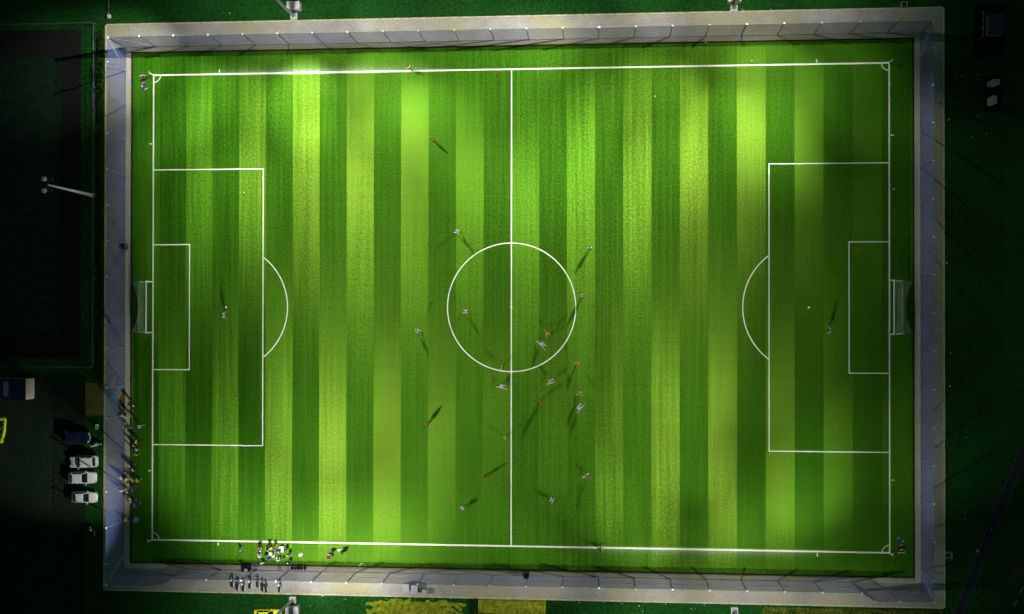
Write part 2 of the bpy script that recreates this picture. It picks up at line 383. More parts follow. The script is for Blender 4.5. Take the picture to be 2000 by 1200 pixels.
emblem(G(1760.5, 1063.5), 0, 'flat blue figure over maroon and cream stripes inlaid in dark turf at bottom right corner')
emblem(G(280, 163), pi, 'upside-down blue figure and maroon stripes inlaid in bright turf at top left corner')

# ---------------------------------------------------------------- fences
FH = 6.0
post_me = {}
def post_mesh(h, r=.085):
    key = (h, r)
    if key not in post_me:
        m = MB().tube((0, 0, 0), (0, 0, h), r, n=8); m.box((0, 0, .03), (.24, .24, .06))
        post_me[key] = m.mesh('post')
    return post_me[key]
def fence_run(label, pts, skip=(), low=(), mid=True, braces=()):
    """pts: post positions in order; bays between them; bays in low have a gate below 2.6 m"""
    a = Vector((*pts[0], 0)); t = thing('ball_stop_fence', label, 'fence', a)
    ps = [Vector((*p, 0)) - a for p in pts]
    for p in ps:
        po = link('post', post_mesh(FH), M_POSTM, t, p)
        if 'cap' not in post_me: post_me['cap'] = MB().lathe([(.10, 0), (.13, .03), (.13, .12), (.05, .17)], (0, 0, FH), 10).mesh('post_cap')
        link('post_cap', post_me['cap'], M_WHITEM, po)
    cache = {}
    for i, (p, q) in enumerate(zip(ps[:-1], ps[1:])):
        if i in skip: continue
        z0 = 2.6 if i in low else .05
        key = (round(q.x - p.x, 3), round(q.y - p.y, 3), z0); d = q - p
        if key not in cache:
            cache[key] = MB().add([(0, 0, z0), (d.x, d.y, z0), (d.x, d.y, FH), (0, 0, FH)], [(0, 1, 2, 3)]).mesh('net_panel')
        link('net_panel', cache[key], M_NET, t, p)
        for nm, z, r in (('top_rail', FH, .022), ('middle_rail', 3.0, .03), ('bottom_rail', z0 + .04, .045)):
            if nm == 'middle_rail' and not mid: continue
            kk = (key, nm)
            if kk not in cache: cache[kk] = MB().tube((0, 0, z), (d.x, d.y, z), r, n=6).mesh(nm)
            link(nm, cache[kk], M_POSTM, t, p)
    for i, j in braces:
        MB().tube(ps[i] + Vector((0, 0, .1)), ps[j] + Vector((0, 0, FH - .1)), .05, n=6).build('brace', M_STEEL, t)
    return t
FX, FY, FJ = 57.0, 38.3, -39.3
xs = [-52.4 + 4.99 * i for i in range(22)]
top = [(-FX, FY)] + [(x, FY) for x in xs] + [(FX, FY)]
fence_run('tall netting fence behind the upper touchline, with two masts beyond it', top, mid=False, braces=[(1, 0), (22, 23)])
ys = [-36.35 + 5.08 * i for i in range(15)]
gy = [G(244, 752).y, G(243, 810).y]
ly = [y for y in ys if not (gy[1] - 2.2 < y < gy[0] + 2.2)]
ly = sorted(ly + gy); gi = ly.index(gy[1])
left = [(-FX, FJ)] + [(-FX, y) for y in ly] + [(-FX, FY - .15)]
fence_run('tall netting fence along the left end, interrupted by a double gate', left, low=(gi + 1,), mid=False, braces=[(1, 0), (len(left) - 2, len(left) - 1)])
right = [(FX, FJ)] + [(FX, y) for y in ys] + [(FX, FY - .15)]
fence_run('tall unbroken netting fence along the right end', right, mid=False, braces=[(1, 0), (len(right) - 2, len(right) - 1)])
bx = [x for x in [-52.4 + 4.99 * i for i in range(22)] if -45 < x < 46]
b0, b1 = (-49.0, FJ), (-47.3, FY * -1)
bot = [(-FX + .12, FJ), (-52.6, FJ), (-49.3, FJ), (-47.4, -FY)] + [(x, -FY) for x in bx] + [(47.6, -FY), (49.4, FJ - .1), (52.6, FJ), (FX - .12, FJ)]
nb = len(bot)
fence_run('tall netting fence behind the lower touchline, stepping outwards at both ends', bot, low=(2, nb - 4), braces=[(4, 3), (nb - 5, nb - 4)])

M_BLUEST = mat('blue_gate_steel', (.16, .26, .38), .45, .5)
def gate_leaf(a, b, h, label, bars=3):
    a = Vector((a[0], a[1], 0)); d = Vector((b[0], b[1], 0)) - a; L = d.length
    t = thing('gate', label, 'gate', a, atan2(d.y, d.x))
    m = MB()
    for x in (0, L): m.tube((x, 0, .06), (x, 0, h), .05, n=6)
    for z in (.1, h): m.tube((0, 0, z), (L, 0, z), .05, n=6)
    m.build('gate_frame', M_BLUEST, t)
    for i in range(1, bars + 1):
        MB().tube((0, 0, .1 + (h - .1) * i / (bars + 1)), (L, 0, .1 + (h - .1) * i / (bars + 1)), .035, n=6).build('rail', M_BLUEST, t)
    MB().add([(0, 0, .1), (L, 0, .1), (L, 0, h), (0, 0, h)], [(0, 1, 2, 3)]).build('mesh_infill', M_GATENET, t)
    MB().box((L - .15, 0, 1.05), (.16, .14, .22)).build('lock', M_DKMETAL, t)
    return t
gate_leaf(bot[2], bot[3], 2.5, 'blue steel gate in the lower left step of the tall fence')
gate_leaf(bot[nb - 4], bot[nb - 3], 2.5, 'blue steel gate with white rails in the lower right step of the tall fence')
apex = G(229.5, 780.5)
gate_leaf((-FX, gy[0]), (apex.x, apex.y + .12), 2.5, 'upper leaf of the blue double gate, swung onto the left path')
gate_leaf((-FX, gy[1]), (apex.x, apex.y - .12), 2.5, 'lower leaf of the blue double gate, swung onto the left path')
struct(MB().slab([(-FX + .05, gy[0] - .1), (apex.x + .25, apex.y), (-FX + .05, gy[1] + .1)][::1], -.01, .012).build('gate_threshold', mat('threshold_brown', (.17, .085, .02), .95, noise=.3, nscale=3)))  # plain brown ground between the gate leaves and the fence line
struct(MB().slab(rect(-FX + .06, gy[1], -FX + .2, gy[0]), .0, .03).build('threshold_strip', M_KERB))
e0, e1 = G(167, 748), G(206, 812)
struct(MB().sheet(rect(e0.x, e1.y, PX0 - .19, e0.y), -.012).build('entrance_paving', M_OLIVE))

# ---------------------------------------------------------------- goals
def goal(s, label):
    t = thing('goal', label, 'goal', (s * HL, 0, 0), 0 if s > 0 else pi)
    for q in (1, -1):
        MB().tube((0, q * 3.72, 0), (0, q * 3.72, 2.5), .10, n=10).build('goalpost', M_WHITEM, t)
        MB().path([(0, q * 3.72, 2.44), (1.0, q * 3.66, 2.38), (1.25, q * 3.62, 2.1)], .03).build('net_bracket', M_WHITEM, t)
        MB().path([(1.25, q * 3.62, 2.1), (3.05, q * 3.50, .06)], .022).build('stay', M_STEEL, t)
    MB().tube((0, -3.78, 2.5), (0, 3.78, 2.5), .12, n=10).build('crossbar', M_WHITEM, t)
    MB().tube((1.25, -3.62, 2.12), (1.25, 3.62, 2.12), .022, n=6).build('net_cord', M_WHITEM, t)
    n = 14; vs = []; fs = []
    rows = [(0, 2.5, 0), (.62, 2.33, .02), (1.25, 2.1, .02), (1.9, 1.45, .25), (2.5, .75, .55), (3.05, .05, .85)]
    for x, z, sag in rows:
        for i in range(n + 1):
            u = i / n * 2 - 1; ww = 3.72 - .22 * min(1, x / 3.05)
            vs.append((x - sag * (1 - u * u), u * ww, z - (.12 * (1 - u * u) if 0 < x < 1.2 else 0)))
    for j in range(len(rows) - 1):
        for i in range(n): fs.append((j * (n + 1) + i, j * (n + 1) + i + 1, (j + 1) * (n + 1) + i + 1, (j + 1) * (n + 1) + i))
    for i in (0, n):
        q = -1 if i == 0 else 1; kk = len(vs); vs.append((0, q * 3.7, .03))
        for j in range(len(rows) - 1): fs.append((kk, j * (n + 1) + i, (j + 1) * (n + 1) + i))
    MB().add(vs, fs).build('net', M_GOALNET, t)
    hem = [vs[5 * (n + 1) + i] for i in range(n + 1)]
    MB().path([(0, -3.7, .04)] + hem + [(0, 3.7, .04)], .035, 6).build('net_hem', mat('hem_rope', (.55, .58, .25), .8), t)
    return t
goal(-1, 'white goal with sagging net on the left goal line')
goal(1, 'white goal with sagging net on the right goal line')

M_FLAG = mat('flag_cloth', (.85, .85, .80), .8)
def corner_flag(s, q, label):
    t = thing('corner_flag', label, 'corner flag', (s * HL, q * HW, 0), 0, 'flags at the pitch corners')
    MB().tube((0, 0, 0), (0, 0, 1.6), .08, .07, n=8).build('pole', M_WHITEM, t)
    me = MB(); me.add([(0, 0, 1.2), (0, 0, 1.58), (s * .12, .25, 1.50), (s * .1, .42, 1.36), (s * .14, .26, 1.27)], [(0, 4, 2, 1), (4, 3, 2)])
    me.build('flag', M_FLAG, t)
corner_flag(-1, 1, 'corner flag beside the upside-down emblem at the upper left corner')
corner_flag(1, 1, 'corner flag on dark turf at the upper right corner')
corner_flag(-1, -1, 'corner flag at the dark lower left corner')
corner_flag(1, -1, 'corner flag beside the blue emblem at the lower right corner')

# ---------------------------------------------------------------- floodlight masts
MASTS = [G(575, 33), G(1433, 18), G(573, 1171), G(1434, 1192)]
MH = 21.0
M_LAMPGLASS = mat('lamp_glass', (.8, .8, .75), .2, emit=3.0)
ML = ['floodlight mast on a concrete foot, left one beyond the upper path', 'floodlight mast on a concrete foot, right one beyond the upper path',
      'floodlight mast on a concrete foot beside the yellow car below the path', 'floodlight mast on a concrete foot, right one below the lower path']
def spot(name, parent, loc, aim, cone, watts, soft=.16, blend=1.0):
    ld = bpy.data.lights.new(name, 'SPOT'); ld.energy = watts; ld.spot_size = radians(cone); ld.spot_blend = blend
    ld.shadow_soft_size = soft; ld.color = LIGHT_COL
    o = bpy.data.objects.new(name, ld); COL.objects.link(o); o.parent = parent; o.location = loc
    o.rotation_euler = (Vector(aim) - Vector(loc)).to_track_quat('-Z', 'Y').to_euler(); return o
for i, b in enumerate(MASTS):
    s = 1 if b.y > 0 else -1
    t = thing('floodlight_mast', ML[i], 'floodlight', (b.x, b.y, -.05), 0, 'floodlight masts beside the pitch')
    MB().box((0, 0, .25), (.95, .95, .6)).build('footing', M_CONC, t, bevel=.03)
    MB().box((.12 if b.x < 0 else 0, s * 1.35, .62), (1.9, 1.15, 1.35)).build('counterweight', M_CONC, t, bevel=.04)
    MB().tube((0, 0, .5), (0, 0, MH + .8), .24, .12, n=14).build('shaft', M_STEEL, t, smooth=True)
    MB().tube((0, 0, .5), (0, 0, .75), .42, .3, n=14).build('base_flange', M_STEEL, t)
    for z in (MH - .83, MH - .28, MH + .27, MH + .82): MB().box((0, -s * .15, z), (2.2, .10, .10)).build('cross_arm', M_STEEL, t)
    mine = [q for q in BEAMS if q[0] == i]
    n = len(mine)
    for j, (_, ax, ay, cone, I) in enumerate(mine):
        row, c = j % 4, j // 4; nc = (n + 3) // 4
        p = Vector(((c - (nc - 1) / 2) * (1.65 / max(1, nc - 1)), -s * .35, MH - .83 + .55 * row))
        aim = Vector((ax, ay, 0)) - Vector((b.x, b.y, -.05)); d = (aim - p).normalized(); qx = d.to_track_quat('-Z', 'Y').to_matrix().to_4x4()
        hm = MB(); hm.lathe([(.10, .28), (.18, .18), (.235, 0.0), (.22, .03)], n=12)
        hm.v = [tuple((Matrix.Translation(p) @ qx) @ Vector(v)) for v in hm.v]
        lh = hm.build('lamp_head', M_DKMETAL, t)
        gm = MB(); gm.lathe([(.21, -.004), (.18, -.02)], n=12); gm.v = [tuple((Matrix.Translation(p) @ qx) @ Vector(v)) for v in gm.v]
        gm.build('lens', M_LAMPGLASS, lh)
        spot('beam', t, p + d * .45, aim, cone, I * LK)
    spot('spill_fill', t, (0, -s * .6, MH - 1.35), (0, s * 4, 0), 118, SPILL * LK)
    for _, ax, ay, cone, I in [q for q in PATH_FILLS if q[0] == i]:
        spot('path_fill', t, (.8 if ax > b.x else -.8, -s * .6, MH - 1.35), Vector((ax - b.x, ay - b.y, 0)), cone, I * LK)

# ---------------------------------------------------------------- left neighbour: court, low railing, dark mast
cx0, cy0 = G(120, 118).x, G(0, 118).y; cy1 = G(0, 652).y
struct(MB().sheet(rect(-140, G(0, 700).y, G(158, 300).x, G(0, 60).y), -.038).build('court_border', M_BORDER))
struct(MB().sheet(rect(-140, cy1, cx0, cy0), -.026).build('court', M_COURT))
rx = G(188, 380).x; ry0, ry1 = G(188, 48).y, G(188, 717).y
t = thing('railing', 'low pale metal railing round the dark court left of the hedge', 'railing', (rx, ry1, 0))
for (ax, ay), (bx_, by) in (((0, ry0 - ry1), (0, 0)), ((0, 0), (-34, 0)), ((0, ry0 - ry1), (-34, ry0 - ry1))):
    A, B = Vector((ax, ay, 0)), Vector((bx_, by, 0)); L = (B - A).length; n = round(L / 3.15)
    pm = MB().tube((0, 0, -.05), (0, 0, 1.12), .03, n=6).mesh('post')
    for i in range(n + 1): link('post', pm, M_RAILDIM, t, A.lerp(B, i / n))
    MB().tube(A + Vector((0, 0, 1.12)), B + Vector((0, 0, 1.12)), .035, n=6).build('rail', M_RAILDIM, t)
    MB().tube(A + Vector((0, 0, .55)), B + Vector((0, 0, .55)), .02, n=6).build('rail', M_RAILDIM, t)
b = G(181, 382)
t = thing('floodlight_mast', 'unlit pale lamp mast leaning over the dark court on the left', 'floodlight', (b.x, b.y, -.05))
MB().box((0, 0, .2), (.7, .7, .5)).build('footing', mat('stained_concrete', (.30, .22, .12), .9, noise=.2), t, bevel=.03)
MB().tube((0, 0, .4), (0, 0, 13.2), .24, .11, n=12).build('shaft', M_WHITEM, t, smooth=True)
MB().box((0, 0, 13.2), (.10, 1.9, .10)).build('cross_arm', M_DKMETAL, t)
for q in (1, -1):
    lh = MB().lathe([(.1, .1), (.3, .0), (.34, -.25), (.3, -.3)], (-.45, q * .8, 13.5), n=12).build('lamp_head', M_WHITEM, t, smooth=True)
    MB().tube((0, q * .8, 13.2), (-.45, q * .8, 13.45), .05, n=6).build('arm', M_DKMETAL, lh)
    MB().box((.45, q * .75, 13.0), (.25, .25, .3)).build('ballast_box', M_DKMETAL, t)

# hedge between railing and path
def leaves(m, x0, y0, x1, y1, h, n, size, wob=.0):
    for i in range(n):
        y = random.uniform(y0, y1); x = random.uniform(x0, x1); hh = h * (.7 + .3 * sin(y * .9 + x) * sin(y * .37 + 1))
        z = random.uniform(0, 1) ** .6 * hh
        r = size * random.uniform(.5, 1.3); a = Vector((random.uniform(-1, 1), random.uniform(-1, 1), random.uniform(-.2, 1))).normalized()
        u = a.orthogonal().normalized(); v = a.cross(u); c = Vector((x, y, z))
        m.add([c - u * r, c - v * r * .45, c + u * r, c + v * r * .45], [(0, 1, 2, 3)])
    return m
M_HEDGE = mat('hedge_leaf', (.006, .030, .004), .8, .2, col2=(.018, .07, .008), nscale=1.5, noise=.1)
hx0, hx1 = G(192, 400).x, G(204, 400).x
hg = leaves(MB(), hx0, G(0, 742).y, hx1, G(0, 66).y, 1.0, 9000, .16)
tag(stuff(hg.build('hedge', M_HEDGE)), 'long dark clipped hedge between the left path and the railing', 'hedge')
bpy.data.objects['hedge']['kind'] = 'thing'
M_LIME = mat('lime_leaf', (.05, .16, .006), .8, .2, col2=(.12, .26, .012), nscale=3)
for (u, v, r, lb) in ((188, 527, .55, 'pale green bush against the left railing, upper and larger of two'), (187, 543, .42, 'pale green bush against the left railing, lower and smaller of two')):
    c = G(u, v); m = MB()
    for i in range(160):
        d = Vector((random.gauss(0, 1), random.gauss(0, 1), abs(random.gauss(0, 1)))).normalized() * r * random.uniform(.4, 1)
        a = Vector((random.uniform(-1, 1), random.uniform(-1, 1), random.uniform(0, 1))).normalized(); uu = a.orthogonal().normalized(); vv = a.cross(uu); q = .11
        m.add([d - uu * q, d - vv * q * .5, d + uu * q, d + vv * q * .5], [(0, 1, 2, 3)])
    bt = thing('bush', lb, 'bush', (c.x + .1, c.y, 0)); m.build('foliage', M_LIME, bt); MB().tube((0, 0, -.05), (0, 0, r * .7), .03, .015, 5).build('stem', mat('bark', (.05, .035, .02)), bt)

# ---------------------------------------------------------------- left yard
struct(MB().sheet(rect(-140, -70, G(166, 800).x, G(0, 730).y), -.030).build('yard', M_DIRT))
# shed with dark roof
c = G(67, 759); x1 = c.x; y0, y1 = G(67, 779).y, G(67, 739).y; L = 9.0
t = thing('shed', 'shed with a dark blue roof and pale lit end wall, at the left edge', 'shed', (x1 - L / 2, (y0 + y1) / 2, -.03))
W = y1 - y0
M_BEIGE = mat('beige_render', (.62, .56, .42), .9, noise=.08, nscale=3)
M_NAVYROOF = mat('navy_roof_sheet', (.010, .022, .055), .6, .3)
MB().box((0, 0, 1.25), (L, W, 2.5)).build('wall', M_BEIGE, t)
rf = MB().box((0, 0, 2.56), (L + .1, W + .2, .10)).build('roof', M_NAVYROOF, t)
for i in range(12): MB().box((0, -W / 2 + W * (i + .5) / 12, 2.64), (L + .06, .05, .05)).build('roof_rib', M_NAVYROOF, rf)
M_SKY = mat('grey_rooflight', (.12, .13, .15), .4)
sl = MB().box((L / 2 - 2.9, .1, 2.69), (.75, W * .72, .06)).build('rooflight', M_SKY, rf)
MB().box((L / 2 + .02, -W * .18, 1.05), (.05, .9, 2.0)).build('door', mat('cream_door', (.55, .50, .38), .7), t)
MB().box((L / 2 - .02, 0, 2.46), (.12, W + .1, .14)).build('fascia', M_WHITEM, t)

# vehicles
def loft(sections):
    """closed body from cross sections (x, half width low, half width high, z0, z1)"""
    m = MB(); vs = []
    for x, wl, wh, z0, z1 in sections:
        zm = z0 + (z1 - z0) * .55
        vs += [(x, -wl * .93, z0), (x, -wl, zm), (x, -wh, z1), (x, wh, z1), (x, wl, zm), (x, wl * .93, z0)]
    n = len(sections); fs = []
    for j in range(n - 1):
        for i in range(6):
            a, b_ = j * 6 + i, j * 6 + (i + 1) % 6; fs.append((a, b_, b_ + 6, a + 6))
    fs += [tuple(range(5, -1, -1))[::-1][::-1], tuple((n - 1) * 6 + i for i in range(6))]
    m.add(vs, fs); return m
def car(label, loc, rz, paint, L=4.2, W=1.74, H=1.48, estate=False, group='cars parked beside the left path'):
    t = thing('parked_car', label, 'car', loc, rz, group)
    h = W / 2; b = .30
    body = loft([(-L / 2, h * .80, h * .74, b + .1, .82), (-L / 2 + .12, h * .95, h * .88, b, .92), (-L * .30, h, h * .93, b - .06, .95), (0, h, h * .93, b - .08, .95),
                 (L * .22, h, h * .92, b - .06, .93), (L * .38, h * .97, h * .84, b, .84), (L / 2 - .12, h * .90, h * .74, b + .02, .70), (L / 2, h * .74, h * .6, b + .10, .58)])
    body.build('body', paint, t, smooth=False, bevel=.035)
    ra = -L / 2 + (.25 if estate else .38); rb = ra + (.25 if estate else .55)
    fb = L * .22; fa = fb - .72
    gh = MB(); hh = h * .90; ht = h * .74
    gh.add([(ra, -hh, .93), (fb, -hh, .93), (fb, hh, .93), (ra, hh, .93), (rb, -ht, H - .03), (fa, -ht, H - .03), (fa, ht, H - .03), (rb, ht, H - .03)],
           [(3, 2, 1, 0), (4, 5, 6, 7), (0, 1, 5, 4), (1, 2, 6, 5), (2, 3, 7, 6), (3, 0, 4, 7)])
    gh.build('windows', M_GLASS, t, bevel=.03)
    rm = MB(); rm.add([(rb - .06, -ht - .02, H - .05), (fa + .05, -ht - .02, H - .05), (fa + .05, ht + .02, H - .05), (rb - .06, ht + .02, H - .05),
            (rb + .1, -ht * .9, H), (fa - .12, -ht * .9, H), (fa - .12, ht * .9, H), (rb + .1, ht * .9, H)],
           [(3, 2, 1, 0), (4, 5, 6, 7), (0, 1, 5, 4), (1, 2, 6, 5), (2, 3, 7, 6), (3, 0, 4, 7)])
    rm.build('roof', paint, t)
    pl = MB()
    for q in (1, -1):
        pl.tube((fb - .02, q * hh * .97, .95), (fa + .02, q * ht, H - .03), .045, n=6); pl.tube((ra + .02, q * hh * .97, .95), (rb - .02, q * ht, H - .03), .06, n=6)
        pl.tube(((ra + fb) / 2 - .1, q * hh, .95), ((ra + fb) / 2 - .1, q * ht, H - .03), .035, n=6)
    pl.build('pillars', paint, t)
    wm = MB().lathe([(.20, -.10), (.31, -.10), (.33, -.05), (.33, .05), (.31, .10), (.20, .10)], n=16, axis='Y').mesh('wheel')
    rmsh = MB().lathe([(.19, -.105), (.19, .105)], n=12, axis='Y').mesh('rim')
    for x in (-L * .30, L * .31):
        for q in (1, -1):
            wo = link('wheel', wm, M_RUBBER, t, (x, q * (h - .12), .33)); link('rim', rmsh, M_CHROME, wo)
    M_LAMP = mat('headlamp_glass', (.6, .65, .7), .15, .6); M_TAIL = mat('tail_lamp', (.3, .01, .01), .3)
    for q in (1, -1):
        MB().box((L / 2 - .16, q * h * .66, .66), (.34, .30, .13), q * -.35).build('headlight', M_LAMP, t, bevel=.02)
        MB().box((-L / 2 + .03, q * h * .74, .74), (.1, .24, .2)).build('tail_light', M_TAIL, t)
        MB().box((fb - .22, q * (h + .09), 1.0), (.13, .22, .14)).build('mirror', paint, t, bevel=.02)
    MB().box((L / 2 - .02, 0, .44), (.06, W * .5, .13)).build('number_plate', M_WHITEM, t)
    return t
M_CARW = mat('white_car_paint', (.72, .71, .70), .35, .5); M_CARB = mat('navy_car_paint', (.004, .012, .04), .22, .6)
M_CARY = mat('yellow_car_paint', (.62, .68, .01), .35, .5)
car('white estate car reversed in, topmost of the three white cars', G(168, 901), pi + .05, M_CARW, 4.2, 1.76, 1.55, True)
car('white hatchback parked between the two other white cars', G(165, 932), .02, M_CARW, 4.2, 1.72, 1.47)
car('small white car, lowest of the three white cars', G(169, 970), .0, M_CARW, 3.8, 1.62, 1.44)
car('dark navy car above the three white cars beside the left path', G(152, 852), -.08, M_CARB, 4.2, 1.76, 1.42)
car('bright yellow hatchback cut off by the lower edge beside a mast', G(526, 1199.5), 0.02, M_CARY, 4.0, 1.7, 1.5, group='cars below the pitch')
# yellow digger boom at the left edge
t = thing('digger', 'bright yellow digger boom cut off by the left edge above the cars', 'digger', G(-18, 842))
M_DIG = mat('digger_yellow', (.60, .66, .01), .5, .4)
o = t.location
def rel(u, v, z): p = G(u, v, z); return Vector((p.x - o.x, p.y - o.y, z))
MB().path([rel(-14, 822, 1.2), rel(2, 819, 2.3), rel(10, 818, 2.2), rel(10, 826, 2.1), rel(8, 842, 1.6)], .22, 8).build('boom', M_DIG, t)
MB().path([rel(9, 838, 1.7), rel(6, 852, 1.2), rel(2, 862, .5)], .24, 8).build('stick', M_DIG, t)
MB().path([rel(8, 830, 1.9), rel(1, 838, 1.7), rel(-6, 846, 1.2)], .07, 6).build('ram', M_CHROME, t)
MB().path([rel(-8, 849, 1.0), rel(6, 849, 1.2)], .09, 6).build('linkage', M_DIG, t)
MB().box((-1.0, 0, .9), (1.8, 1.9, 1.2)).build('cab', M_DIG, t, bevel=.08)
for q in (1, -1): MB().box((-.9, q * 1.0, .25), (2.4, .42, .5)).build('track', M_RUBBER, t, bevel=.1)
for (u, v, s) in ((2, 863, .5),): 
    p = rel(u, v, .3); MB().box(p, (.55, .5, .5), .3).build('bucket', M_DIG, t, bevel=.04)

# pale folding seats and motorbikes in the dark yard
M_PALE = mat('pale_plastic', (.55, .56, .58), .5)
def seat(label, c):
    t = thing('crate', label, 'crate', c, .05, 'pale crates beside the left path')
    MB().box((0, 0, .2), (.36, .32, .40)).build('box', M_PALE, t, bevel=.02); MB().box((0, 0, .42), (.40, .36, .05)).build('lid', M_WHITEM, t)
seat('small pale crate by the left kerb, upper of a pair', G(191.5, 831)); seat('small pale crate by the left kerb, lower of a pair', G(191.5, 836.5))

M_BIKEDK = mat('bike_black', (.010, .011, .014), .4, .5); M_BIKEBL = mat('bike_blue', (.012, .03, .06), .35, .5)
def motorbike(label, c, rz, paint=None, exhaust=True, group='motorbikes parked on the lower path', tank=None):
    paint = paint or M_BIKEDK
    t = thing('motorbike', label, 'motorbike', c, rz, group)            # front along +x
    wm = MB().lathe([(.19, -.05), (.29, -.06), (.31, 0), (.29, .06), (.19, .05)], n=14, axis='Y').mesh('wheel')
    for x in (-.66, .68):
        wo = link('wheel', wm, M_RUBBER, t, (x, 0, .31)); link('hub', MB().lathe([(.12, -.04), (.12, .04)], n=8, axis='Y').mesh('hub'), M_CHROME, wo)
    loft([(-.85, .06, .05, .62, .74), (-.4, .17, .14, .45, .80), (0, .20, .17, .28, .72), (.3, .22, .18, .35, .92), (.5, .12, .08, .6, .95)]).build('body', paint, t, bevel=.02)
    MB().box((-.35, 0, .83), (.75, .26, .10), top=.85).build('seat', M_BLACK, t, bevel=.03)
    MB().ball((.22, 0, .92), .19, 10, 6, .6).build('fuel_tank', tank or paint, t, smooth=True)
    MB().path([(.42, -.38, 1.02), (.5, -.14, 1.05), (.5, .14, 1.05), (.42, .38, 1.02)], .025).build('handlebar', M_DKMETAL, t)
    MB().path([(.52, 0, 1.0), (.68, 0, .32)], .05).build('fork', M_DKMETAL, t)
    MB().ball((.62, 0, .92), .12, 10, 6).build('headlight', M_PALE, t, smooth=True)
    MB().box((.72, 0, .64), (.5, .13, .05)).build('mudguard', paint, t)
    for q in (1, -1): MB().box((.42, q * .33, 1.17), (.05, .14, .09)).build('mirror', M_CHROME, t)
    if exhaust: MB().tube((-.05, -.22, .35), (-.82, -.26, .5), .055, .075, 8).build('exhaust', mat('bright_steel', (.68, .68, .66), .4), t)
    return t
BK = [(453.5, 1135, .02, M_BIKEBL, 'motorbike at the left end of the row on the lower path'),
      (464, 1141, -.06, M_BIKEBL, 'blue motorbike next to the left end of the row on the lower path'),
      (475, 1143, .03, M_BIKEDK, 'black motorbike set lowest, third from the left in the row'),
      (488, 1138, .0, M_BIKEDK, 'motorbike in the middle of the row on the lower path'),
      (503, 1136, .05, M_BIKEBL, 'motorbike set highest, third from the right of the close row'),
      (512, 1143, .07, M_BIKEDK, 'black motorbike close against the right end one of the row'),
      (519, 1145, .12, M_BIKEDK, 'black motorbike at the right end of the close row'),
      (546, 1145, -.02, M_BIKEDK, 'black motorbike standing alone right of the row, above the yellow car')]
M_TANK = mat('pale_tank_paint', (.66, .66, .68), .3, .5)
for i_, (u, v, a, p, lb) in enumerate(BK): motorbike(lb, G(u, v, .4) - Vector((0, 0, .4)), pi / 2 + a, p, tank=M_TANK if i_ in (0, 2, 3, 7) else None)
motorbike('white scooter beside the navy car near the left path', G(188, 868, .3) - Vector((0, 0, .33)), .1, mat('white_scooter', (.75, .74, .74), .35, .5), group='motorbikes in the left yard')
motorbike('black motorbike with white flashes alone in the dark left yard', G(181, 1037, .3) - Vector((0, 0, .33)), pi / 2 + .2, M_BIKEDK, group='motorbikes in the left yard', tank=M_TANK)

# bins on the lower path
def bin_(label, c, w_, d_, h_, rz=0):
    t = thing('waste_bin', label, 'bin', c, rz, 'grey bins on the lower path')
    m_ = mat('grey_bin_plastic', (.30, .30, .33), .6)
    MB().box((0, 0, h_ * .48), (w_ * .86, d_ * .86, h_ * .88), top=1.14).build('tub', m_, t, bevel=.03)
    MB().box((0, .02, h_ * .95), (w_ * 1.04, d_ * 1.06, .09), top=.9).build('lid', mat('grey_bin_lid', (.38, .38, .42), .5), t, bevel=.03)
    MB().tube((-w_ * .4, d_ * .55, h_ * .88), (w_ * .4, d_ * .55, h_ * .88), .025, n=6).build('handle', M_BLACK, t)
    wm = MB().lathe([(.1, -.04), (.1, .04)], n=10, axis='Y').mesh('wheel')
    for x in (-1, 1):
        for y in (-1, 1): link('wheel', wm, M_RUBBER, t, (x * w_ * .34, y * d_ * .34, .1))
bin_('large grey wheeled bin, left of three on the lower path', G(796, 1146), .92, 1.25, 1.25, .05)
bin_('large grey wheeled bin, middle of three on the lower path', G(811.5, 1149), .96, 1.3, 1.25, -.04)
bin_('small grey bin, right of three on the lower path', G(831, 1154.5), .75, .75, .95, -.12)

# black cabinets by the fence
def cabinet(label, c, rz):
    t = thing('cabinet', label, 'cabinet', c, rz, 'black cabinets against the fence')
    MB().box((0, 0, .7), (.75, .65, 1.4)).build('case', M_BLACK, t, bevel=.03)
    MB().box((0, 0, 1.44), (.85, .75, .08)).build('lid', M_BLACK, t)
    MB().box((.385, 0, .7), (.03, .5, 1.15)).build('door', M_DKMETAL, t)
    MB().box((.41, .15, .8), (.04, .05, .2)).build('handle', M_PALE, t)
cabinet('black cabinet standing at the left fence above the goal', G(245.5, 482), 0)
cabinet('black cabinet standing at the lower fence right of the bins', G(1029, 1121), pi / 2)

# ---------------------------------------------------------------- bottom verge: grass clippings and block
M_CLIP = mat('yellow_clippings', (.12, .16, .010), .95, .1, col2=(.33, .35, .020), nscale=2.2, bump=.6, bscale=6)
from mathutils import noise as mn
def heap(name, u0, u1, v0, v1, h, rag, nx=70, ny=26):
    m = MB(); vs = []; ks = {}
    a, b_ = G(u0, v0), G(u1, v1)
    for j in range(ny + 1):
        for i in range(nx + 1):
            x = a.x + (b_.x - a.x) * i / nx; y = a.y + (b_.y - a.y) * j / ny
            e = min(i / nx, 1 - i / nx) * 4; f = min(j / ny * 3.0, 1)
            z = h * min(1, e) * f * (.35 + 1.1 * abs(mn.noise(Vector((x * .45, y * .9, 3))))) + .25 * mn.noise(Vector((x * 1.8, y * 2.5, 0))) - rag
            z += .06 * mn.noise(Vector((x * 6, y * 6, 1)))
            vs.append((x, y, z))
    fs = [(j * (nx + 1) + i, (j + 1) * (nx + 1) + i, (j + 1) * (nx + 1) + i + 1, j * (nx + 1) + i + 1) for j in range(ny) for i in range(nx)]
    m.add(vs, fs); return m
o = heap('heap', 700, 931, 1163, 1216, 1.0, .30).build('clippings_heap', M_CLIP)
tag(o, 'ragged yellow heap of cut grass spilling along the lower verge', 'heap')
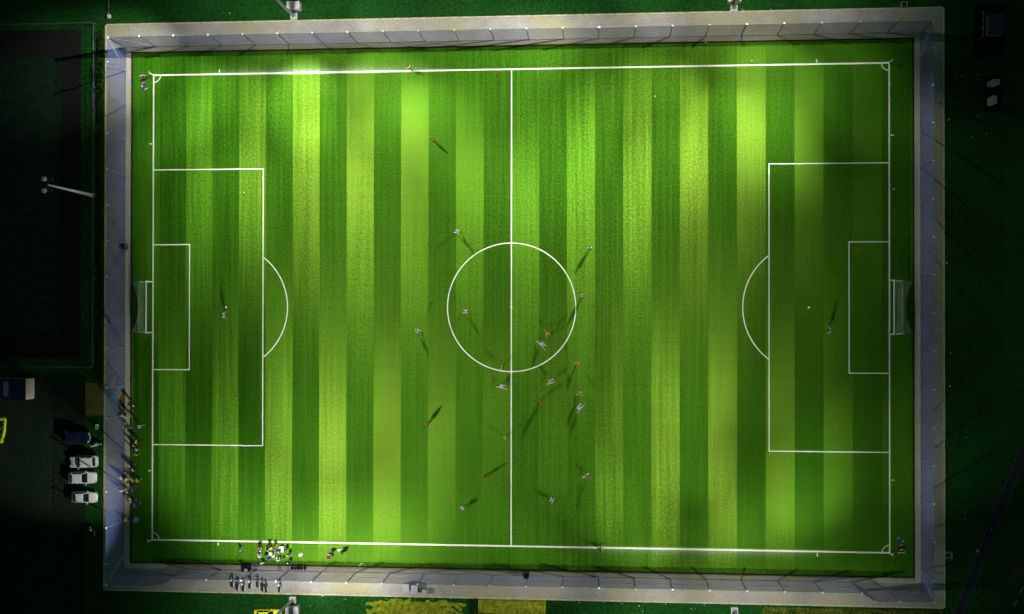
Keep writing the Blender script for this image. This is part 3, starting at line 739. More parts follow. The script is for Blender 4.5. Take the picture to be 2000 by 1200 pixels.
a, b_ = G(933, 1169), G(1066, 1200)
m = MB(); nx, ny = 60, 16; vs = []
for j in range(ny + 1):
    for i in range(nx + 1):
        x = a.x + (b_.x - a.x) * i / nx; y = a.y + (b_.y - a.y) * j / ny
        ed = min(i, nx - i, j, ny - j); z = (.75 if ed > 0 else -.05) + (.16 * mn.noise(Vector((x * 1.3, y * 1.3, 5))) + .1 * mn.noise(Vector((x * 5, y * 5, 2))) if ed > 0 else 0)
        vs.append((x + (.08 * mn.noise(Vector((x * 3, y * 3, 1)))), y + .1 * mn.noise(Vector((x * 3, 9, y))), z))
m.add(vs, [(j * (nx + 1) + i, (j + 1) * (nx + 1) + i, (j + 1) * (nx + 1) + i + 1, j * (nx + 1) + i + 1) for j in range(ny) for i in range(nx)])
tag(m.build('clippings_stack', M_CLIP), 'squared yellow stack of cut grass right of the ragged heap', 'stack')
struct(MB().slab(rect(a.x - .35, b_.y - 3, a.x - .12, a.y + .1), -.04, .45).build('bay_wall', mat('bay_timber', (.05, .045, .02), .9)))
# olive scrub in the lower right
M_SCRUB = mat('scrub_leaf', (.05, .08, .008), .85, .15, col2=(.24, .25, .02), nscale=.7)
sc = MB()
p0, p1 = G(1490, 1186), G(1840, 1206)
for i in range(7000):
    x = random.uniform(p0.x, p1.x); y = random.uniform(p1.y - 1.5, p0.y); z = max(0, mn.noise(Vector((x * .5, y * .6, 0))) * .9 + .25) * random.uniform(.1, 1)
    n_ = Vector((random.uniform(-1, 1), random.uniform(-1, 1), random.uniform(0, 1.2))).normalized(); u_ = n_.orthogonal().normalized(); v_ = n_.cross(u_); r = random.uniform(.05, .17); c = Vector((x, y, z))
    sc.add([c - u_ * r, c - v_ * r * .5, c + u_ * r, c + v_ * r * .5], [(0, 1, 2, 3)])
stuff(sc.build('scrub', M_SCRUB))
# tufts along the outer kerbs and scraps lying in the verges
M_TUFT = mat('tuft_blade', (.02, .085, .006), .85, .15, col2=(.08, .13, .012), nscale=.8)
tf = MB()
for i in range(9000):
    s_ = random.random()
    if s_ < .4: x, y = random.uniform(PX0, PX1), PY1 + .12 + abs(random.gauss(0, .25))
    elif s_ < .75: x, y = random.uniform(PX0, PX1), PY0 - .12 - abs(random.gauss(0, .25))
    else: x, y = PX1 + .12 + abs(random.gauss(0, .2)), random.uniform(PY0, PY1)
    if mn.noise(Vector((x * .4, y * .4, 7))) < -.15: continue
    a_ = random.uniform(0, 6.28); r = random.uniform(.05, .14); hh = random.uniform(.05, .18); dx, dy = cos(a_) * r, sin(a_) * r
    tf.add([(x - dy * .3, y + dx * .3, -.04), (x + dy * .3, y - dx * .3, -.04), (x + dx, y + dy, hh)], [(0, 1, 2)])
stuff(tf.build('grass_tufts', M_TUFT))
lt = MB()
SCR = [(1881, 222), (1911, 226), (1853, 234), (1927, 261), (1897, 267), (1858, 690), (1855, 755), (1850, 514), (1888, 855), (1910, 146), (1868, 147), (1880, 148), (193, 430), (449, 26), (1449, 18), (1452, 20), (1506, 19), (675, 1171), (606, 1183), (632, 1164), (629, 1164), (1122, 1174), (1131, 1177), (1180, 1176), (1248, 1184), (1255, 1195), (1350, 1190), (1358, 1189), (1376, 1183), (1215, 1180), (1885, 1015), (1937, 1034), (1260, 1178), (1300, 1180), (880, 1169), (875, 1167)]
for u, v in SCR:
    c = G(u, v); lt.box((c.x, c.y, .02), (random.uniform(.1, .26), random.uniform(.1, .22), .08), random.uniform(0, 3), .6)
stuff(lt.build('litter', mat('pale_litter', (.5, .52, .45), .9)))

# ---------------------------------------------------------------- right side: kiosk, cabinets, road
def pad(u0, v0, u1, v1, z, nm='paved_pad', m=None):
    a, b_ = G(u0, v0), G(u1, v1); return struct(MB().sheet(rect(a.x, b_.y, b_.x, a.y), z).build(nm, m or M_BORDER))
pad(1903, 12, 1962, 112, -.028); pad(1922, 148, 1955, 218, -.028)
c = G(1940, 52)
t = thing('kiosk', 'flat roofed blue grey kiosk on a pad beyond the top right corner', 'kiosk', (c.x, c.y, -.03))
MB().box((0, 0, .55), (1.95, 2.75, 1.1)).build('wall', mat('kiosk_grey', (.20, .19, .24), .8, noise=.1), t)
MB().box((0, 0, 1.16), (2.1, 2.9, .12)).build('roof', mat('kiosk_roof', (.05, .06, .09), .7), t, bevel=.02)
MB().box((-.99, .4, .5), (.04, .9, .9)).build('door', mat('kiosk_door', (.26, .24, .28), .6), t)
a, b_ = G(1916.5, 74), G(1916.5, 25)
t = thing('railing', 'short thin railing in front of the blue grey kiosk', 'railing', (a.x, a.y, 0))
MB().tube((0, 0, .9), (b_.x - a.x, b_.y - a.y, .9), .035, n=6).build('rail', M_STEEL, t)
for f in (0, .33, .66, 1): MB().tube(((b_.x - a.x) * f, (b_.y - a.y) * f, -.05), ((b_.x - a.x) * f, (b_.y - a.y) * f, .9), .03, n=6).build('post', M_STEEL, t)
M_EL = mat('pale_cabinet_paint', (.62, .56, .55), .6, noise=.06)
def ecab(label, u, v, dx, dy, h, rz):
    c = G(u, v)
    t = thing('cabinet', label, 'cabinet', (c.x, c.y, -.03), rz, 'pale service cabinets at the right')
    MB().box((0, 0, h / 2), (dx, dy, h)).build('case', M_EL, t, bevel=.02)
    MB().box((0, 0, h + .03), (dx + .08, dy + .08, .06)).build('lid', M_EL, t)
    for i in range(5): MB().box((0, -dy / 2 + dy * (i + .5) / 5, h + .075), (dx, .03, .03)).build('roof_rib', M_EL, t)
    for q in (-.25, .25): MB().box((-dx / 2 - .015, q * dy, h / 2), (.03, dy * .44, h * .86)).build('door', M_EL, t)
ecab('pale service cabinet, upper one of two on the right pad', 1935, 166, 1.0, .65, 2.0, 0)
ecab('pale service cabinet, lower one of two on the right pad', 1932.5, 200, .6, 1.05, 1.9, 0)
# road in the lower right
ra, rb = G(1992, 900), G(1868, 1210); d = (rb - ra).normalized(); nrm = Vector((-d.y, d.x, 0)); ra = ra - d * 40; rb = rb + d * 60
M_ASPH = mat('asphalt', (.022, .026, .028), .9, noise=.2, nscale=3)
struct(MB().sheet([(ra + nrm * .6)[:2], (ra - nrm * .6)[:2], (rb - nrm * .6)[:2], (rb + nrm * .6)[:2]][::-1], -.034).build('track', M_ASPH))
k = MB()
for q in (.62, -.62): k.box(((ra + rb) / 2 + nrm * q).to_tuple()[:2] + (-.02,), ((rb - ra).length, .10, .08), atan2(d.y, d.x))
struct(k.build('track_edging', mat('pale_edging', (.06, .075, .08), .9)))
for (u0, v0, u1, v1) in ((1991, 1160, 1998, 1148), (1980, 1185, 1987, 1172)):
    a, b_ = G(u0, v0), G(u1, v1); mid_ = (a + b_) / 2
    struct(MB().box((mid_.x, mid_.y, -.03), ((b_ - a).length, .2, .05), atan2(b_.y - a.y, b_.x - a.x)).build('road_marking', mat('old_marking', (.16, .17, .14))))
c = G(1990, 1118)
struct(MB().box((c.x, c.y, -.03), (1.6, 1.5, .06), .5).build('drain_surround', mat('brown_slab', (.06, .05, .03), .9, noise=.3)))
c = G(1908, 1076)
t = thing('marker_post', 'short yellow marker post alone in the dark grass at the lower right', 'post', c)
MB().tube((0, 0, -.05), (0, 0, .55), .16, .14, 10).build('shaft', mat('marker_yellow', (.30, .30, .04), .7), t); MB().ball((0, 0, .55), .17, 10, 5).build('cap', mat('marker_pale', (.4, .4, .15), .7), t)
c = G(1853, 1084)
t = thing('manhole_box', 'broken concrete box frame outside the lower right kerb', 'concrete box', c)
for i, (x, y, sx, sy) in enumerate(((0, .32, .9, .18), (.36, -.1, .18, .7), (0, -.42, .9, .14))): MB().box((x, y, .12), (sx, sy, .34)).build('side', mat('mossy_concrete', (.20, .20, .15), .9, noise=.25), t)
c = G(1766, 10)
t = thing('manhole_box', 'square concrete box frame outside the upper right kerb', 'concrete box', (c.x, c.y, -.05))
for x, y, sx, sy in ((0, .38, .95, .14), (0, -.38, .95, .14), (.4, 0, .14, .62), (-.4, 0, .14, .62)): MB().box((x, y, .12), (sx, sy, .3)).build('side', mat('mossy_concrete', (.20, .20, .15)), t)
c = G(214, 33)
t = thing('hydrant', 'pale stone marker at the foot of a thin pipe, upper left', 'marker stone', (c.x, c.y, -.05))
MB().box((0, 0, .2), (.45, .55, .45)).build('block', M_CONC, t, bevel=.05)
MB().tube((-.1, .3, .15), (-.15, 6.0, .15), .06, n=6).build('pipe', mat('olive_pipe', (.16, .16, .08), .8), t)

# ---------------------------------------------------------------- balls
M_BALL = mat('white_ball', (.85, .85, .82), .5)
M_BALLP = mat('ball_patch', (.03, .03, .03), .5)
def football(label, u, v, m_=None):
    c = G(u, v); t = thing('football', label, 'football', (c.x, c.y, .12), random.uniform(0, 6), 'footballs lying about')
    MB().ball((0, 0, 0), .112, 12, 8).build('shell', m_ or M_BALL, t, smooth=True)
    for a_, e_ in ((0, .5), (1.3, .3), (2.5, .6), (3.8, .2), (5, .5), (.6, -.5), (3, -.5)):
        dd = Vector((cos(a_) * cos(e_), sin(a_) * cos(e_), sin(e_))); u_ = dd.orthogonal().normalized(); v_ = dd.cross(u_)
        MB().add([dd * .1145 + (u_ * cos(2 * pi * i / 5) + v_ * sin(2 * pi * i / 5)) * .035 for i in range(5)], [(0, 1, 2, 3, 4)]).build('patch', M_BALLP, t)
football('football lying in the upper half between halfway line and right box', 1279, 189)
football('blue grey football just outside the upper touchline at the right', 1468, 119.5, mat('grey_ball', (.35, .42, .5), .5))  # ball coloured blue grey instead of white
football('football inside the upper part of the left penalty area', 477, 377)
football('football inside the lower part of the left penalty area', 462, 778)
football('white football at the turf edge beside the left double gate', 261, 793)
football('football at the upper edge of the turf below the right mast', 1378, 84)
football('football on the right run-off above the right goal', 1745, 370)
football('football outside the right fence beside the upper netting', 1798, 210)

# ---------------------------------------------------------------- people
SKIN = [mat('skin_light', (.55, .33, .22), .6), mat('skin_tan', (.36, .20, .12), .6), mat('skin_dark', (.12, .06, .035), .6)]
HAIR = [mat('hair_dark', (.012, .009, .007), .7), mat('hair_brown', (.06, .03, .015), .7), mat('hair_fair', (.30, .20, .08), .7), mat('cap_white', (.75, .75, .75), .7)]
CL = dict(lilac=(.42, .43, .72), maroon=(.36, .05, .03), orange=(.60, .22, .04), yellow=(.62, .68, .04), white=(.66, .66, .66), black=(.012, .012, .014),
          navy=(.02, .03, .09), lime=(.30, .75, .04), grey=(.25, .25, .27), beige=(.5, .42, .3), purple=(.14, .08, .2), red=(.5, .03, .03), blue=(.06, .14, .45), pink=(.7, .4, .42), paleblue=(.45, .6, .75), tan=(.45, .3, .1))
def cloth(c): return mat('cloth_' + c, CL[c], .85, .2)

def skeleton(pose):
    """joint positions, facing +x"""
    P = dict(stand=dict(lean=.03, hl=.05, hr=-.05, kl=.02, kr=.05, sl=-.1, sr=.1, el=.2, er=.2, ab=.12),
             walk=dict(lean=.06, hl=.42, hr=-.35, kl=.12, kr=.45, sl=-.4, sr=.45, el=.4, er=.5, ab=.12),
             run=dict(lean=.28, hl=.95, hr=-.55, kl=.9, kr=1.15, sl=-.9, sr=.9, el=1.4, er=1.5, ab=.2),
             wide=dict(lean=.22, hl=.25, hr=.2, kl=.4, kr=.45, sl=.35, sr=.25, el=.9, er=.8, ab=.75, sp=.28),
             lunge=dict(lean=.75, hl=1.05, hr=-.9, kl=.35, kr=.3, sl=-1.1, sr=1.2, el=.3, er=.4, ab=.35),
             sit=dict(lean=.15, hl=1.45, hr=1.4, kl=1.4, kr=1.3, sl=.6, sr=.5, el=.9, er=.9, ab=.1, drop=.44),
             crouch=dict(lean=.75, hl=1.35, hr=1.2, kl=1.9, kr=1.8, sl=1.0, sr=.8, el=.5, er=.6, ab=.25, drop=.38))[pose]
    J = {}; z0 = .96 - P.get('drop', 0); sp = P.get('sp', .0)
    up = Vector((sin(P['lean']), 0, cos(P['lean']))); pel = Vector((0, 0, z0))
    J['pel'] = pel; J['waist'] = pel + up * .16; J['chest'] = pel + up * .38; J['neck'] = pel + up * .54
    hd = Vector((sin(P['lean'] * .5), 0, cos(P['lean'] * .5)))
    J['head0'] = J['neck'] + hd * .10; J['head1'] = J['neck'] + hd * .21; J['head2'] = J['neck'] + hd * .30; J['hd'] = hd
    for s, q in (('l', 1), ('r', -1)):
        h = P['h' + s]; kn = P['k' + s]
        hip = pel + Vector((0, q * .10, -.04)); J['hip' + s] = hip
        d1 = Vector((sin(h), q * sp, -cos(h))).normalized(); knee = hip + d1 * .44; J['kne' + s] = knee
        d2 = Vector((sin(h - kn), q * sp * .7, -cos(h - kn))).normalized(); ank = knee + d2 * .42; J['ank' + s] = ank
        ft = Vector((cos(h - kn), 0, sin(h - kn))); J['toe' + s] = ank + ft * .17 + d2 * .05
        sh = J['chest'] + up * .11 + Vector((0, q * .19, 0)); J['sho' + s] = sh
        a = P['s' + s]; e1 = Vector((sin(a), q * P['ab'], -cos(a))).normalized(); elb = sh + e1 * .28; J['elb' + s] = elb
        a2 = a + P['e' + s]; e2 = Vector((sin(a2), q * P['ab'] * .6, -cos(a2))).normalized(); J['wri' + s] = elb + e2 * .25; J['han' + s] = elb + e2 * .34
        J['fin' + s] = elb + e2 * .41
        J['thu' + s] = elb + e2 * .32 + Vector((.05, -q * .02, 0))
    mz = min(J['toel'].z, J['toer'].z, J['ankl'].z - .05, J['ankr'].z - .05)
    for kk in J:
        if kk != 'hd': J[kk] = J[kk] - Vector((0, 0, mz - .03))
    return J
def skin_mesh(name, verts, edges, radii, root, sub=1):
    me = bpy.data.meshes.new(name); me.from_pydata([tuple(v) for v in verts], edges, []); ob = bpy.data.objects.new(name, me); COL.objects.link(ob)
    sk = ob.modifiers.new('skin', 'SKIN'); sk.use_smooth_shade = True
    for i, r in enumerate(radii): me.skin_vertices[0].data[i].radius = r if isinstance(r, tuple) else (r, r); me.skin_vertices[0].data[i].use_root = (i == root)
    sb = ob.modifiers.new('sub', 'SUBSURF'); sb.levels = sub
    dg = bpy.context.evaluated_depsgraph_get(); out = bpy.data.meshes.new_from_object(ob.evaluated_get(dg)); out.name = name
    bpy.data.objects.remove(ob); return out
BODYR = dict(pel=(.15, .11), waist=(.135, .10), chest=(.165, .115), neck=(.06, .06), head0=(.075, .085), head1=(.085, .10), head2=(.055, .065))
def chain(J, spec):
    names = []; edges = []
    for a, b_ in spec:
        for q in (a, b_):
            if q not in names: names.append(q)
        edges.append((names.index(a), names.index(b_)))
    return names, edges
def rad(nm, g=0):
    base = {'pel': .14, 'waist': .125, 'chest': .15, 'neck': .058, 'head0': .075, 'head1': .095, 'head2': .065, 'hip': .092, 'kne': .058, 'ank': .042, 'toe': .035, 'sho': .062, 'elb': .042, 'wri': .030, 'han': .036, 'fin': .018, 'thu': .014}
    kk = nm if nm in base else nm[:3]
    return base[kk] + g
CACHE = {}
def person_meshes(pose):
    if pose in CACHE: return CACHE[pose]
    J = skeleton(pose); R_ = {}
    spine = [('pel', 'waist'), ('waist', 'chest'), ('chest', 'neck'), ('neck', 'head0'), ('head0', 'head1'), ('head1', 'head2')]
    legs = []; arms = []
    for s in 'lr':
        legs += [('pel', 'hip' + s), ('hip' + s, 'kne' + s), ('kne' + s, 'ank' + s), ('ank' + s, 'toe' + s)]
        arms += [('chest', 'sho' + s), ('sho' + s, 'elb' + s), ('elb' + s, 'wri' + s), ('wri' + s, 'han' + s), ('han' + s, 'fin' + s), ('han' + s, 'thu' + s)]
    nm, ed = chain(J, spine + legs + arms)
    R_['body'] = skin_mesh('body', [J[x] for x in nm], ed, [rad(x) for x in nm], nm.index('pel'))
    def garment(name, spec, g, ends={}):
        nn, ee = chain(J, spec); K = dict(J)
        for a, (b_, f) in ends.items(): K[a] = J[b_].lerp(J[a], f)
        return skin_mesh(name, [K[x] for x in nn], ee, [rad(x, g) * (1.15 if x in ends else 1) for x in nn], 0)
    tor = [('pel', 'waist'), ('waist', 'chest')]
    R_['shirt'] = garment('shirt', tor + [e for s in 'lr' for e in (('chest', 'sho' + s), ('sho' + s, 'elb' + s))], .022, {'elbl': ('shol', .62), 'elbr': ('shor', .62)})
    R_['jacket'] = garment('jacket', tor + [e for s in 'lr' for e in (('chest', 'sho' + s), ('sho' + s, 'elb' + s), ('elb' + s, 'wri' + s))], .032)
    R_['shorts'] = garment('shorts', [e for s in 'lr' for e in (('pel', 'hip' + s), ('hip' + s, 'kne' + s))], .024, {'knel': ('hipl', .68), 'kner': ('hipr', .68)})
    R_['trousers'] = garment('trousers', [e for s in 'lr' for e in (('pel', 'hip' + s), ('hip' + s, 'kne' + s), ('kne' + s, 'ank' + s))], .020)
    sk = MB(); shs = MB()
    for s in 'lr':
        sk.tube(J['kne' + s].lerp(J['ank' + s], .15), J['ank' + s], .064, .052, 10)
        a_, b_ = J['ank' + s], J['toe' + s]; dn = (J['ank' + s] - J['kne' + s]).normalized()
        shs.tube(a_ + dn * .03 - (b_ - a_) * .3, b_ + (b_ - a_) * .25, .052, .04, 8)
    R_['socks'] = sk.mesh('socks', True); R_['shoes'] = shs.mesh('shoes', True)
    hm = MB(); hm.ball((0, 0, 0), .112, 12, 8, 1.0); hm.v = [v for v in hm.v]
    c = J['head1'].lerp(J['head2'], .45) - Vector((.018, 0, 0))
    hm.v = [tuple(Vector((v[0], v[1] * .9, max(v[2], -.03 - v[0] * .3))) + c) for v in hm.v]; R_['hair'] = hm.mesh('hair', True)
    fm = MB(); hc = J['head1']
    fm.tube(hc + Vector((.085, 0, .02)), hc + Vector((.118, 0, -.02)), .008, .016, 6)
    for q in (1, -1): fm.ball(hc + Vector((-.005, q * .098, 0)), .024, 6, 4, 1.3)
    R_['nose_ears'] = fm.mesh('nose_and_ears', True)
    em = MB()
    for q in (1, -1): em.ball(hc + Vector((.086, q * .034, .022)), .012, 6, 4)
    em.box(hc + Vector((.088, 0, -.05)), (.01, .045, .008)); R_['eyes'] = em.mesh('eyes_and_mouth')
    CACHE[pose] = R_; return R_
def put(name, me, m_, parent):
    o = bpy.data.objects.new(name, me); COL.objects.link(o); o.parent = parent
    if not me.materials: me.materials.append(None)
    o.material_slots[0].link = 'OBJECT'; o.material_slots[0].material = m_; return o
def person(label, u, v, pose, deg, top, bottom, group, long_=False, skin=0, hair=0, socks='white', shoes='black', zref=1.0, z=0.0, scale=1.0):
    p = G(u, v, zref); R_ = person_meshes(pose)
    o = put('person', R_['body'], SKIN[skin], None); o.location = (p.x, p.y, z + .01); o.rotation_euler = (0, 0, radians(deg)); o.scale = (scale,) * 3
    tag(o, label, 'person', group)
    if long_:
        put('jacket', R_['jacket'], cloth(top), o); put('trousers', R_['trousers'], cloth(bottom), o)
    else:
        put('shirt', R_['shirt'], cloth(top), o); put('shorts', R_['shorts'], cloth(bottom), o); put('socks', R_['socks'], cloth(socks), o)
    put('shoes', R_['shoes'], cloth(shoes), o); put('hair', R_['hair'], HAIR[hair], o)
    put('nose_and_ears', R_['nose_ears'], SKIN[skin], o); put('eyes_and_mouth', R_['eyes'], HAIR[0], o)
    return o
GP = 'players on the pitch'
PL = [
 ('assistant in a fluorescent shirt on the upper touchline', 799, 132, 'walk', -60, 'yellow', 'black', 0, 'black', 'officials of the match'),
 ('assistant in a fluorescent shirt on the lower touchline', 1173.5, 1072, 'walk', 70, 'yellow', 'black', 0, 'black', 'officials of the match'),
 ('referee in a fluorescent shirt on the rim of the centre circle', 979, 718, 'stand', -30, 'yellow', 'black', 0, 'black', 'officials of the match'),
 ('player in orange and maroon alone in the upper left half, beside the brightest turf', 844, 272, 'stand', 200, 'orange', 'maroon', 1, 'maroon', GP),
 ('player in lilac above the centre circle, left of the halfway line', 892, 452, 'walk', 0, 'lilac', 'white', 0, 'white', GP),
 ('player in lilac inside the left rim of the centre circle', 908, 609, 'walk', 20, 'lilac', 'white', 0, 'white', GP),
 ('player in lilac left of the centre circle in the left half', 815.5, 646, 'walk', -30, 'lilac', 'white', 1, 'white', GP),
 ('goalkeeper in white with pale gloves near the left penalty spot', 436, 616, 'wide', 0, 'white', 'white', 0, 'white', GP),
 ('goalkeeper in white and black inside the right penalty area', 1622, 645, 'wide', 180, 'white', 'black', 0, 'white', GP),
 ('player in white and black right of halfway, nearest the upper touchline there', 1152, 485, 'stand', 90, 'white', 'black', 1, 'white', GP),
 ('player in maroon just outside the right rim of the centre circle', 1138, 578, 'stand', 90, 'maroon', 'white', 1, 'white', GP),
 ('player in lilac lunging inside the lower right of the centre circle', 1057, 672, 'lunge', -35, 'lilac', 'lilac', 0, 'yellow', GP),
 ('player in orange running inside the lower right of the centre circle', 1069, 652, 'run', -60, 'orange', 'maroon', 1, 'orange', GP),
 ('player in orange and maroon just outside the lower right of the centre circle', 1126, 711, 'walk', 60, 'orange', 'maroon', 1, 'maroon', GP),
 ('player in lilac with yellow socks below the centre circle', 1075, 746, 'run', 30, 'lilac', 'lilac', 0, 'yellow', GP),
 ('player in maroon with white shorts and shoes right below the centre circle', 1132, 769, 'walk', 10, 'maroon', 'white', 0, 'white', GP),
 ('player in lilac sprinting below two maroon players right of halfway', 1131, 799, 'lunge', 60, 'lilac', 'lilac', 0, 'lilac', GP),
 ('player in maroon right of the halfway line, level with the sprinting lilac player', 1053, 785, 'stand', -130, 'maroon', 'maroon', 1, 'white', GP),
 ('player in pale lilac sprinting along just below the referee', 978, 755.5, 'lunge', 0, 'lilac', 'white', 0, 'lilac', GP),
 ('player in maroon beside the halfway line in the lower half', 985, 856, 'stand', 0, 'maroon', 'white', 0, 'maroon', GP),
 ('player in maroon with a dark shadow in the lower left half', 833, 831, 'stand', 200, 'maroon', 'maroon', 0, 'white', GP),
 ('player in maroon left of halfway and above the lowest lilac player', 947, 932, 'stand', -90, 'maroon', 'maroon', 0, 'white', GP),
 ('player in lilac near the lower touchline left of halfway', 902, 993, 'stand', 45, 'lilac', 'white', 0, 'white', GP),
 ('player in maroon striding with white socks in the lower right half', 1145, 930, 'run', 20, 'maroon', 'white', 0, 'white', GP),
 ('player in lilac near the lower touchline right of halfway', 1077, 979, 'walk', 80, 'lilac', 'lilac', 0, 'white', GP),
]
for lb, u, v, po, a, tp, bt, skn, sk_, gp in PL:
    person(lb, u, v, po, a, tp, bt, gp, skin=skn, socks=sk_, hair=random.choice((0, 0, 1)), scale=1.08)
GS = 'substitutes and staff beyond the lower touchline'
SB = [
 ('child in lilac standing apart at the left of the substitutes', 470, 1073, 'stand', 30, 'lilac', 'navy', False, 0),
 ('substitute with red collar bending at the left of the bench group', 508, 1068, 'walk', 90, 'red', 'black', True, 0),
 ('substitute in a white top below the one with the red collar', 507, 1077, 'sit', 90, 'white', 'white', True, 0),
 ('substitute in a white top at the lower left of the bench group', 507.5, 1088, 'sit', 100, 'white', 'grey', True, 3),
 ('substitute in black with a yellow bag at the top of the bench group', 526, 1065, 'walk', 100, 'black', 'black', True, 0),
 ('dark haired substitute right of the one in black at the top', 536.5, 1066, 'stand', 120, 'black', 'tan', True, 0),
 ('person in a lime vest sitting in the bench group', 522, 1077, 'sit', 90, 'lime', 'black', True, 0),
 ('person in black sitting below the lime vest', 520, 1084, 'sit', 70, 'black', 'black', True, 0),
 ('person in navy with a white cap near the white box', 545, 1078, 'sit', 90, 'navy', 'navy', True, 3),
 ('person in purple standing right of the white box', 558.5, 1074, 'stand', 120, 'purple', 'purple', True, 0),
 ('person in purple with a white cap right of the group', 564, 1083, 'stand', 100, 'purple', 'purple', True, 3),
 ('person in blue sitting at the lower middle of the group', 524, 1093, 'sit', 60, 'blue', 'navy', True, 0),
 ('person in white and dark blue at the turf edge below the group', 513.5, 1099, 'stand', 90, 'white', 'blue', True, 3),
 ('person in a pale top sitting low right in the group', 544, 1095, 'sit', 100, 'white', 'grey', True, 3),
 ('person in grey crouching in the middle of the group', 534, 1089, 'crouch', 90, 'white', 'grey', True, 1),
 ('person in black with a white cap at the left end of the black bags', 565, 1098, 'stand', 80, 'black', 'white', True, 3),
 ('player in white and black crouching alone right of the bench group', 644.5, 1081, 'walk', 70, 'black', 'white', True, 3),
 ('person in maroon sitting right below the one in white and black', 641.5, 1091, 'sit', 60, 'red', 'white', True, 1),
 ('person in black bending furthest right on the lower run-off', 672, 1075, 'crouch', 220, 'black', 'black', True, 0),
]
for lb, u, v, po, a, tp, bt, lg, hr in SB: person(lb, u, v, po, a, tp, bt, GS, lg, hair=hr, zref=.8, scale=.95)
GL = 'bystanders on the left run-off'
LF = [
 ('person in navy standing on the left border below the double gate', 254, 789, 'stand', 0, 'navy', 'black', True, 0),
 ('person with a white cap at the lower hinge of the double gate', 241.5, 812, 'stand', 20, 'white', 'black', True, 3),
 ('person in tan standing right beside the lower gate hinge', 251, 813, 'stand', -20, 'tan', 'tan', True, 2),
 ('person in navy at the left fence just below the double gate', 246, 833, 'walk', -60, 'navy', 'black', True, 3),
 ('person in lilac with lime shoes on the turf below the double gate', 272, 834, 'walk', 10, 'lilac', 'lilac', False, 1),
 ('person in tan on the turf above the white shirted one', 266.5, 862, 'walk', -40, 'tan', 'black', True, 0),
 ('person in grey at the turf edge above the white shirted one', 261, 870, 'stand', 30, 'grey', 'navy', True, 0),
 ('person in a white shirt on the left run-off directly above a lime vest', 266.5, 878, 'stand', 45, 'white', 'navy', True, 0),
 ('person in a lime vest directly below the white shirted one', 266.5, 888, 'stand', 60, 'lime', 'black', True, 2),
 ('person in black with pale shoes at the top of the lower left crowd', 257, 910, 'stand', 90, 'black', 'navy', True, 3),
 ('person in a pale yellow vest near the top of the lower left crowd', 259.5, 918, 'stand', 30, 'yellow', 'black', True, 0),
 ('person in navy with a pale blue cap outside the left fence', 237.5, 932, 'walk', 0, 'paleblue', 'navy', True, 3),
 ('person in a yellow vest at the fence in the left crowd', 247, 937, 'stand', -20, 'yellow', 'tan', True, 2),
 ('person in a lime vest on the turf in the middle of the left crowd', 258.5, 937, 'stand', 30, 'lime', 'navy', True, 0),
 ('person in pink and yellow furthest into the turf in the left crowd', 269, 938, 'stand', 20, 'yellow', 'navy', True, 2),
 ('person in tan on the border below the yellow vest', 252, 946, 'stand', 0, 'tan', 'black', True, 2),
 ('person in navy with pale shoes in the lower middle of the left crowd', 256.5, 953, 'sit', 0, 'navy', 'navy', True, 0),
 ('person in a white top walking outside the fence beside the left crowd', 238, 958.5, 'walk', 40, 'white', 'grey', True, 3),
 ('person in navy on the border low in the left crowd', 252, 961, 'stand', 20, 'navy', 'black', True, 3),
 ('person in a green and yellow jacket at the lower end of the left crowd', 255, 976, 'stand', 10, 'yellow', 'black', True, 0),
 ('person in navy with a white cap at the lower end of the left crowd', 259, 980, 'stand', 40, 'navy', 'navy', True, 3),
 ('person in blue sitting at the very bottom of the left crowd', 261, 988, 'sit', 20, 'blue', 'navy', True, 1),
 ('person in an orange jacket alone on the border below the left crowd', 247.5, 1015, 'stand', 0, 'orange', 'black', True, 2),
 ('person in dark clothes on the outer edge of the left path, level with the goal', 210.5, 629, 'walk', -90, 'navy', 'black', True, 3),
]
for lb, u, v, po, a, tp, bt, lg, hr in LF: person(lb, u, v, po, a, tp, bt, GL, lg, hair=hr, zref=1.0, shoes='white' if hr != 0 else 'black')

# ---------------------------------------------------------------- kit lying about
def bag(label, u, v, rz, col, L=.8, W=.42, H=.38):
    c = G(u, v); t = thing('kit_bag', label, 'bag', (c.x, c.y, .01), rz, 'bags beside the lower touchline')
    MB().box((0, 0, H / 2), (L, W, H), top=.8).build('holdall', cloth(col), t, bevel=.09, seg=3, smooth=True)
    for x in (-.18, .18): MB().path([(x * L * 1.2, -W * .42, H * .8), (x * L, -W * .1, H + .1), (x * L, W * .1, H + .1), (x * L * 1.2, W * .42, H * .8)], .02).build('strap', cloth('grey'), t)
def crate(label, u, v, rz, m_, d):
    c = G(u, v); t = thing('box', label, 'box', (c.x, c.y, .01), rz, 'boxes beside the lower touchline')
    MB().box((0, 0, d[2] / 2), d).build('case', m_, t, bevel=.02); MB().box((0, 0, d[2] + .03), (d[0] * 1.04, d[1] * 1.04, .06)).build('lid', m_, t)
crate('white cool box in the right part of the bench group', 551.5, 1072, .05, M_WHITEM, (.62, .8, .5))
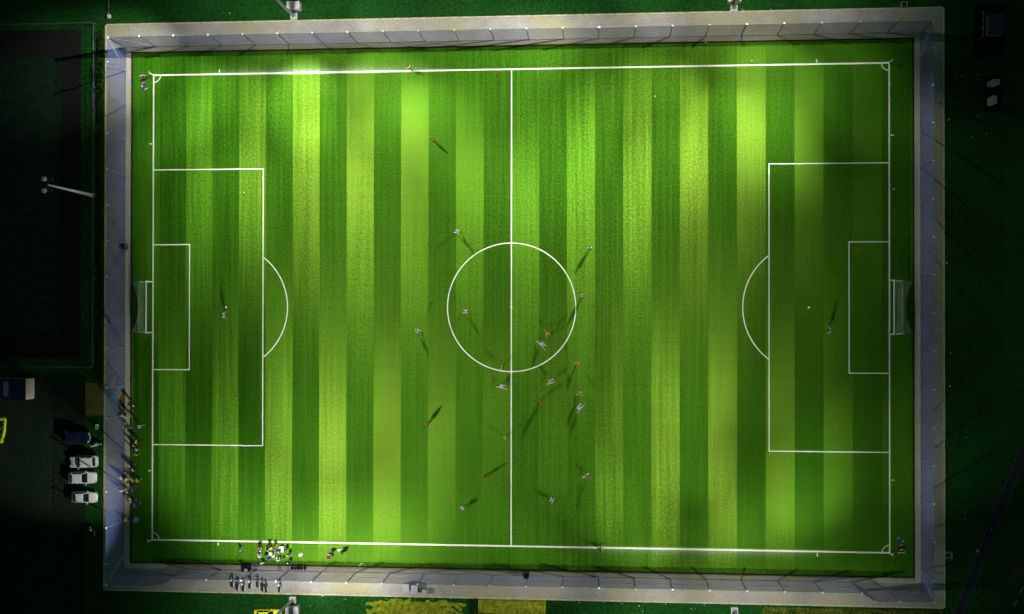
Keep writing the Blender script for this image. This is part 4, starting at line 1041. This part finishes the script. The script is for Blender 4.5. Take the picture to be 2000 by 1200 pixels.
crate('pale flat box in the middle of the bench group', 531, 1082, .05, mat('cream_board', (.7, .66, .48), .7), (.85, .6, .3))
crate('black case with a white disc on the strip left of the bench group', 482.5, 1108, .02, M_BLACK, (1.25, 1.0, .7))
c = G(484, 1111); tag(MB().lathe([(.2, 0), (.26, .03), (.24, .16), (.1, .2)], (c.x, c.y, .79)).build('bowl', M_PALE), 'pale upturned bowl on the black case beside the lower path', 'bowl')
bag('flattened purple bag on the strip right of the black case', 500, 1104, .05, 'purple', .95, .6, .25)
for i, (u, cl_) in enumerate(((571, 'black'), (577, 'navy'), (583, 'black'), (589, 'black'), (596, 'black'))):
    nm = ['left end one', 'second from the left', 'middle one', 'second from the right', 'right end one'][i]
    bag('dark upright bag in the tight row on the strip, ' + nm, u, 1107.5, pi / 2 + .05 * (i - 2), cl_, .95, .38, .45)
bag('yellow bag lying beside the substitute in black', 528.5, 1072, .6, 'yellow', .7, .4, .25)
bag('grey ball bag right of the two at the top of the bench group', 536, 1074.5, .3, 'grey', .6, .5, .35)
bag('white bag lying alone right of the bench group', 588, 1083, .9, 'white', .75, .55, .4)
bag('white sack on the strip below the bench group', 546, 1111, .2, 'beige', .55, .45, .35)
bag('small dark bag lying right of the bench group', 554, 1088, .4, 'black', .5, .4, .3)
bag('small blue bag outside the fence left of the lone motorbike', 499.5, 1114, .5, 'blue', .6, .4, .3)
c = G(265.5, 1016)
tag(MB().lathe([(.6, 0), (.45, .3), (.15, .75), (.03, .9)], (c.x, c.y, .01), n=4).build('equipment_cover', mat('slate_cover', (.30, .36, .55), .7)), 'slate blue pointed cover on dark turf near the lower left', 'cover')
c = G(664, 1075); tag(MB().box((c.x, c.y, .03), (.7, .25, .05), .1).build('towel', cloth('white')), 'white towel on the turf left of the person bending in black', 'towel')
c = G(705, 1102); tag(MB().path([(c.x - .2, c.y - .3, .03), (c.x, c.y + .1, .03), (c.x + .3, c.y + .1, .03)], .06).build('hose_end', M_WHITEM), 'white bent pipe end at the lower turf edge', 'pipe')
